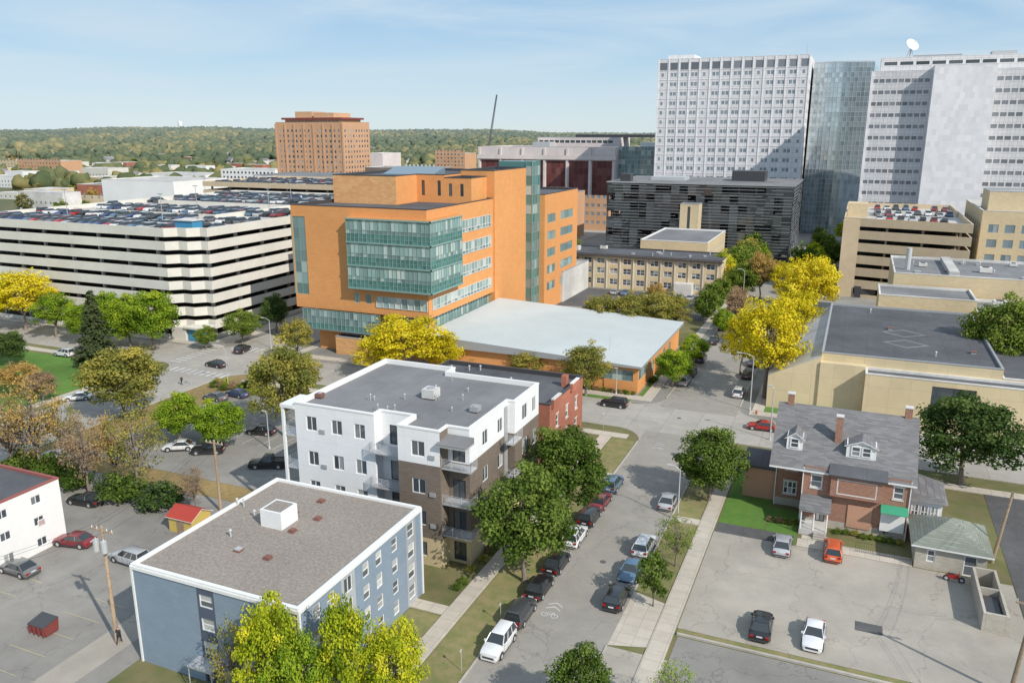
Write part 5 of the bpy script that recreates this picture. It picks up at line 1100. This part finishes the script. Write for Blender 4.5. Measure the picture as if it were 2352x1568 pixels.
def simplecar(c,suv):
    b=MB(); H=1.65 if suv else 1.42; bl=1.0 if suv else .9
    loft(b,[(-2.3,.6,.8),(-2.1,bl-.05,.9),(-1.2,bl,.93),(.9,bl,.93),(1.9,bl-.15,.88),(2.3,.6,.76)],lambda y,z,w:[(-w*.8,y,z),(w*.8,y,z),(w,y,z-.12),(w*.95,y,.25),(-w*.95,y,.25),(-w,y,z-.12)],c)
    B=[(-.84,-2.1 if suv else -1.7,bl),(.84,-2.1 if suv else -1.7,bl),(.84,1.0,bl),(-.84,1.0,bl)]; t0=-1.9 if suv else -1.0
    Tp=[(-.66,t0,H-.04),(.66,t0,H-.04),(.66,.25,H-.04),(-.66,.25,H-.04)]
    for i in range(4): j=(i+1)%4; b.face([B[i],B[j],Tp[j],Tp[i]],'carglass')
    b.hexa([(x*1.03,y,z) for x,y,z in Tp]+[(x*.9,y,H) for x,y,z in Tp],c)
    for sx in(-1,1):
        for y in(-1.4,1.4): b.tube((sx*.72,y,.33),(sx*.96,y,.33),.33,.33,'blackrubber',10)
    return b
SC=[(c,simplecar(c,s),s) for c in('cwhite','cblack','cgrey','csilver','cred','cblue','cdkgrey','cmaroon','cwhite','cnavy','csilver','cblack') for s in(True,False)]
SCM=[(c,b,b.mesh('parked_car'),s) for c,b,s in SC]
spots=[]
y=139.
rowsy=[]
while y<232: rowsy.append((y,0)); rowsy.append((y+5.2,1)); y+=16.6
for y,r in rowsy:
    x=-206.
    while x<-133:
        if not(y<141 and x>-142) and not(-151<x<-148.5 and 158<y<192) and abs(y-160)>2.6 and abs(y-190)>2.6 and random.random()<.86: spots.append((x,y,GH))
        x+=2.75
sec_=[]
x=-232.
while x<-143:
    for y in(251,256.5,270,275.5):
        if random.random()<.8: sec_.append((x,y,H2))
    x+=2.8
x=6.
while x<XE-2:
    for y in(254,270,275.5,292):
        if random.random()<.75: sec_.append((x,y,H3))
    x+=2.8
alls=sorted(spots+sec_,key=lambda s:math.hypot(s[0],s[1])); stuff=MB()
for i,(x,y,z) in enumerate(alls):
    c,b,me,s=random.choice(SCM); rot=math.pi*(random.random()<.5)+random.uniform(-.04,.04)
    x+=random.uniform(-.15,.15); y+=random.uniform(-.5,.5)
    if i<248: mk('parked_car',me,loc=(x,y,z+.01),rot=rot,label=f"{CN[c]} {'suv' if s else 'sedan'} parked on a garage roof deck",cat='car',group='cars parked on the garage roofs')
    else: stuff.merge(b,Matrix.Translation((x,y,z+.01))@Matrix.Rotation(rot,4,'Z'))
if stuff.f: mk('parked_cars',stuff.mesh('parked_cars'),kind='stuff',label='many more cars filling the garage roof decks',cat='cars')

# ================================================================= STREET FURNITURE
def lamp(x,y,h,dx,dy,label='grey steel street lamp with curved arm at the kerb'):
    T=Thing('street_lamp',label,'street lamp',(x,y,0),'street lamps'); b=MB(); b.tube((x,y,0),(x,y,.4),.2,.16,'galv',8); b.tube((x,y,.4),(x,y,h),.1,.06,'galv',8); T.part('pole',b)
    b=MB(); b.tube((x,y,h-.1),(x+dx*.5,y+dy*.5,h+.35),.05,.045,'galv',6); b.tube((x+dx*.5,y+dy*.5,h+.35),(x+dx,y+dy,h+.4),.045,.04,'galv',6); T.part('arm',b)
    b=MB(); b.box(x+dx-.35,y+dy-.14,h+.3,x+dx+.35,y+dy+.14,h+.45,'galv'); T.part('lamp_head',b)
def vlamp(u,vb,vt,dx=-1.8,dy=0): x,y=S(u,vb); lamp(x,y,zat(x,y,vt),dx,dy)
vlamp(1556,1195,1078,-1.2); vlamp(1722,942,818,-2.4); vlamp(1768,1010,892,-.6); vlamp(619,1030,950,-.5); vlamp(623,800,735,-1.8); vlamp(1705,705,622,-1.5); vlamp(524,885,800,-1.5); vlamp(1415,905,850,-.2)
def upole(x,y,h,lean=(0,0),arm=True,trans=True,lab='wooden utility pole with crossarm and grey transformers'):
    T=Thing('utility_pole',lab,'utility pole',(x,y,0),None); tx,ty=x+lean[0],y+lean[1]; b=MB(); b.tube((x,y,0),(tx,ty,h),.2,.13,'wood',9); T.part('pole',b)
    if arm:
        b=MB(); b.box(tx-1.3,ty-.06,h-.5,tx+1.3,ty+.06,h-.35,'wood'); 
        for k in(-1.2,-.6,.6,1.2): b.tube((tx+k,ty,h-.35),(tx+k,ty,h-.1),.05,.04,'dirtywhite',6)
        T.part('crossarm',b)
    if trans:
        for k in(-.5,.45): b=MB(); b.tube((tx+k,ty-.35,h-2.3),(tx+k,ty-.35,h-1.2),.26,.26,'galv',12); b.tube((tx+k,ty-.35,h-1.2),(tx+k,ty-.35,h-1.0),.1,.06,'galv',8); T.part('transformer',b)
    return (tx,ty,h)
x,y=S(270,1475); tp1=upole(x,y,zat(x,y,1208))
x,y=S(507,1172); tp2=upole(x,y,zat(x,y,1010),trans=False,lab='wooden utility pole beside the car park')
x,y=S(2278,1292); tp3=upole(x,y,zat(x,y,1128),lean=(.9,.2),arm=False,trans=False,lab='leaning wooden utility pole by the alley')
x,y=S(2318,1600); tp4=upole(x,y,zat(x,y,1375),lean=(.6,0),trans=False,lab='wooden utility pole beside the lot')
def wire(p,q,sag=.7):
    b=MB(); pts=[Vector(p).lerp(Vector(q),i/14)-Vector((0,0,sag*4*(i/14)*(1-i/14))) for i in range(15)]
    for i in range(14): b.tube(pts[i],pts[i+1],.012,.012,'trimdark',4,False)
    mk('power_line',b.mesh('power_line'),label='thin black overhead power line between poles',cat='wire',group='power lines')
for k in(-1.2,-.6,1.2):
    wire((tp1[0]+k,tp1[1],tp1[2]-.1),(tp2[0]+k,tp2[1],tp2[2]-.1)); wire((tp1[0]+k,tp1[1],tp1[2]-.1),(tp1[0]+k-12,20,tp1[2])); 
    wire((tp4[0]+k*.6,tp4[1],tp4[2]-.1),(tp3[0],tp3[1],tp3[2]-.1-.2*k)); wire((tp4[0]+k*.6,tp4[1],tp4[2]-.1),(30,25,tp4[2]))
x,y=S(105,1450); T=Thing('dumpster','dark maroon steel dumpster in the lot','dumpster',(x,y,0),rot=0); b=MB(); b.hexa([(x-1,y-.7,.15),(x+1,y-.7,.15),(x+1,y+.6,.15),(x-1,y+.6,.15),(x-1.05,y-.9,1.1),(x+1.05,y-.9,1.1),(x+1.05,y+.7,1.4),(x-1.05,y+.7,1.4)],'maroon')
for k in(-.9,-.3,.3,.9): b.box(x+k-.05,y-.93,.2,x+k+.05,y-.8,1.05,'maroon')
T.part('body',b); b=MB(); b.hexa([(x-1.06,y-.92,1.11),(x+1.06,y-.92,1.11),(x+1.06,y+.7,1.42),(x-1.06,y+.7,1.42),(x-1.06,y-.92,1.16),(x+1.06,y-.92,1.16),(x+1.06,y+.7,1.47),(x-1.06,y+.7,1.47)],'trimdark'); T.part('lid',b)
x,y=S(1737,952); T=Thing('fire_hydrant','small red-orange fire hydrant on the verge','fire hydrant',(x,y,0)); b=MB(); b.tube((x,y,0),(x,y,.6),.14,.13,'hydrant',10); b.tube((x,y,.6),(x,y,.78),.17,.05,'hydrant',10); b.tube((x-.25,y,.45),(x+.25,y,.45),.07,.07,'hydrant',8); T.part('body',b)
def sign(u,v,h,face,label,r=.35,col='redmetal'):
    x,y=S(u,v); T=Thing('road_sign',label,'sign',(x,y,0)); b=MB(); b.tube((x,y,0),(x,y,h),.03,.03,'galv',6); T.part('pole',b)
    b=MB(); c=math.cos(face);s=math.sin(face); ring=[(x+c*r*math.cos(a)-s*.05,y+s*r*math.cos(a)+c*-.05,h-.2+r*math.sin(a)) for a in [math.pi/8+k*math.pi/4 for k in range(8)]]; b.face(ring,col)
    b.face([(px+s*.02,py-c*.02,pz) for px,py,pz in ring][::-1],'galv'); T.part('sign_plate',b)
sign(440,886,2.6,.2,'red octagonal stop sign at the crossing'); sign(1386,985,2.8,.3,'small green street name sign',.25,'greenawn'); sign(1150,1430,2.2,1.4,'small white parking sign on the verge',.16,'trimwhite'); sign(1060,1540,2.2,1.4,'small white parking sign on the verge',.16,'trimwhite')
x0,y0=3.5,89.2
T=Thing('fence','thin black metal garden fence beside the garage','fence',(x0,y0,0)); b=MB()
for i in range(26): b.tube((x0+i*.22,y0,0),(x0+i*.22,y0,1.3),.015,.015,'trimdark',4)
b.tube((x0,y0,1.25),(x0+5.5,y0,1.25),.02,.02,'trimdark',4); b.tube((x0,y0,.2),(x0+5.5,y0,.2),.02,.02,'trimdark',4); T.part('railing',b)
x,y=S(2190,1335); T=Thing('motorcycle','black and red motorcycle parked by the enclosure','motorcycle',(x,y,0))
for k in(-.7,.7): 
    b=MB(); b.tube((x+k,y-.06,.32),(x+k,y+.06,.32),.32,.32,'blackrubber',16); b.tube((x+k,y-.07,.32),(x+k,y+.07,.32),.18,.18,'steel',10); T.part('wheel',b)
b=MB(); b.hexa([(x-.5,y-.12,.4),(x+.45,y-.12,.4),(x+.45,y+.12,.4),(x-.5,y+.12,.4),(x-.75,y-.1,.8),(x+.4,y-.14,.9),(x+.4,y+.14,.9),(x-.75,y+.1,.8)],'cred'); b.tube((x+.7,y,.32),(x+.42,y,1.0),.04,.04,'steel'); T.part('frame',b)
b=MB(); b.tube((x+.42,y-.35,1.05),(x+.42,y+.35,1.05),.025,.025,'trimdark'); T.part('handlebar',b); b=MB(); b.box(x-.6,y-.13,.82,x+.05,y+.13,.9,'blackrubber'); T.part('saddle',b)
mp_=bpy.data.materials.new('clothes'); mp_.use_nodes=True; nt=mp_.node_tree; tc=nd(nt,'ShaderNodeTexCoord'); sx=nd(nt,'ShaderNodeSeparateXYZ'); r=nd(nt,'ShaderNodeValToRGB'); r.color_ramp.interpolation='CONSTANT'
mr=nd(nt,'ShaderNodeMath',operation='DIVIDE'); mr.inputs[1].default_value=1.8; nt.links.new(tc.outputs['Object'],sx.inputs[0]); nt.links.new(sx.outputs[2],mr.inputs[0]); nt.links.new(mr.outputs[0],r.inputs[0])
e=r.color_ramp.elements; e[0].position=0; e[0].color=(.5,.5,.5,1); e[1].position=.05; e[1].color=(.02,.025,.04,1)
for p,c in((.52,(.03,.03,.035)),(.84,(.5,.3,.2)),(.95,(.05,.03,.02))): k=e.new(p); k.color=(*c,1)
nt.links.new(r.outputs[0],nt.nodes['Principled BSDF'].inputs['Base Color'])
def person(x,y,rot,label,stride=.28):
    V=[(0,0,.95),(0,0,1.15),(0,0,1.42),(0,0,1.52),(0,.02,1.63),(0,.02,1.74),
       (.1,0,.9),(.11,stride*.5,.5),(.11,stride,.08),(.11,stride+.15,.04),(-.1,0,.9),(-.11,-stride*.2,.5),(-.11,-stride,.1),(-.11,-stride+.14,.04),
       (.19,0,1.4),(.24,-.1,1.13),(.23,-.02,.9),(.23,.02,.8),(-.19,0,1.4),(-.24,.06,1.13),(-.23,.18,.93),(-.23,.22,.84)]
    E=[(0,1),(1,2),(2,3),(3,4),(4,5),(0,6),(6,7),(7,8),(8,9),(0,10),(10,11),(11,12),(12,13),(2,14),(14,15),(15,16),(16,17),(2,18),(18,19),(19,20),(20,21)]
    Rr=[.15,.13,.14,.055,.1,.085,.1,.065,.045,.04,.1,.065,.045,.04,.065,.045,.035,.03,.065,.045,.035,.03]
    me=bpy.data.meshes.new('person'); me.from_pydata(V,E,[]); me.materials.append(mp_); o=mk('person',me,loc=(x,y,0),rot=rot,label=label,cat='person')
    m=o.modifiers.new('skin','SKIN'); 
    if not me.skin_vertices:
        try:
            bpy.context.view_layer.objects.active=o; bpy.ops.mesh.customdata_skin_add()
        except Exception as ex: print('skin',ex)
    if me.skin_vertices:
        for i,q in enumerate(Rr): me.skin_vertices[0].data[i].radius=(q,q); me.skin_vertices[0].data[i].use_root=(i==0)
    s=o.modifiers.new('sub','SUBSURF'); s.levels=2; s.render_levels=2
x,y=S(275,1478); person(x,y,.4,'pedestrian in dark clothing walking in the lot'); x,y=S(418,884); person(x,y,1.5,'pedestrian in dark clothing crossing the street',.35)

# ================================================================= LIGHT, SKY, CAMERA
el=math.radians(38); sv=Vector((.885*math.cos(el),-.466*math.cos(el),math.sin(el))).normalized()
sd=bpy.data.lights.new('sun','SUN'); sd.energy=4.3; sd.angle=math.radians(.6); sd.color=(1,.945,.86); so=bpy.data.objects.new('sun',sd); COL.objects.link(so); so.rotation_euler=sv.to_track_quat('Z','Y').to_euler(); so.location=(0,0,200)
w=bpy.data.worlds.new('World'); sc.world=w; w.use_nodes=True; nt=w.node_tree; L=nt.links; bg=nt.nodes['Background']; bg.inputs[1].default_value=.15
sky=nd(nt,'ShaderNodeTexSky',sky_type='NISHITA'); sky.sun_disc=False; sky.sun_elevation=el; sky.sun_rotation=math.atan2(sv.x,sv.y); sky.air_density=1.; sky.dust_density=.3; sky.ozone_density=2; sky.altitude=300
tc=nd(nt,'ShaderNodeTexCoord'); sz=nd(nt,'ShaderNodeSeparateXYZ'); L.new(tc.outputs['Generated'],sz.inputs[0])
rp_=nd(nt,'ShaderNodeValToRGB'); e=rp_.color_ramp.elements; e[0].position=0; e[0].color=(4.1,4.9,5.3,1); e[1].position=1; e[1].color=(3.0,3.8,4.9,1)
for p,c in((.05,(3.3,4.4,5.3)),(.16,(2.0,3.45,5.1)),(.45,(2.5,3.5,4.9))): k=e.new(p); k.color=(*c,1)
L.new(sz.outputs[2],rp_.inputs[0])
m0=nd(nt,'ShaderNodeMix',data_type='RGBA'); m0.inputs[0].default_value=.85; L.new(sky.outputs[0],m0.inputs[6]); L.new(rp_.outputs[0],m0.inputs[7])
mp=nd(nt,'ShaderNodeMapping'); mp.inputs['Scale'].default_value=(1.5,1.5,12); mp.inputs['Rotation'].default_value=(0.03,.035,.3); L.new(tc.outputs['Generated'],mp.inputs[0])
n=nd(nt,'ShaderNodeTexNoise'); n.inputs['Scale'].default_value=1.6; n.inputs['Detail'].default_value=8; n.inputs['Roughness'].default_value=.55; n.inputs['Distortion'].default_value=.9; L.new(mp.outputs[0],n.inputs['Vector'])
mr=nd(nt,'ShaderNodeMapRange'); mr.inputs[1].default_value=.38; mr.inputs[2].default_value=.7; mr.inputs[3].default_value=.0; mr.inputs[4].default_value=.72; L.new(n.outputs['Fac'],mr.inputs[0])
mx=nd(nt,'ShaderNodeMix',data_type='RGBA'); mx.inputs[7].default_value=(4.3,5.1,5.7,1); L.new(mr.outputs[0],mx.inputs[0]); L.new(m0.outputs[2],mx.inputs[6]); L.new(mx.outputs[2],bg.inputs[0])
cd=bpy.data.cameras.new('camera'); cd.sensor_width=36; cd.lens=FP/2352*36; cd.clip_end=20000; cd.clip_start=.5; co=bpy.data.objects.new('camera',cd); COL.objects.link(co); co.location=(0,0,CH); co.rotation_euler=(math.pi/2-PI_,0,TH); sc.camera=co
sc.view_settings.view_transform='Standard'; sc.view_settings.look='None'; sc.view_settings.exposure=0
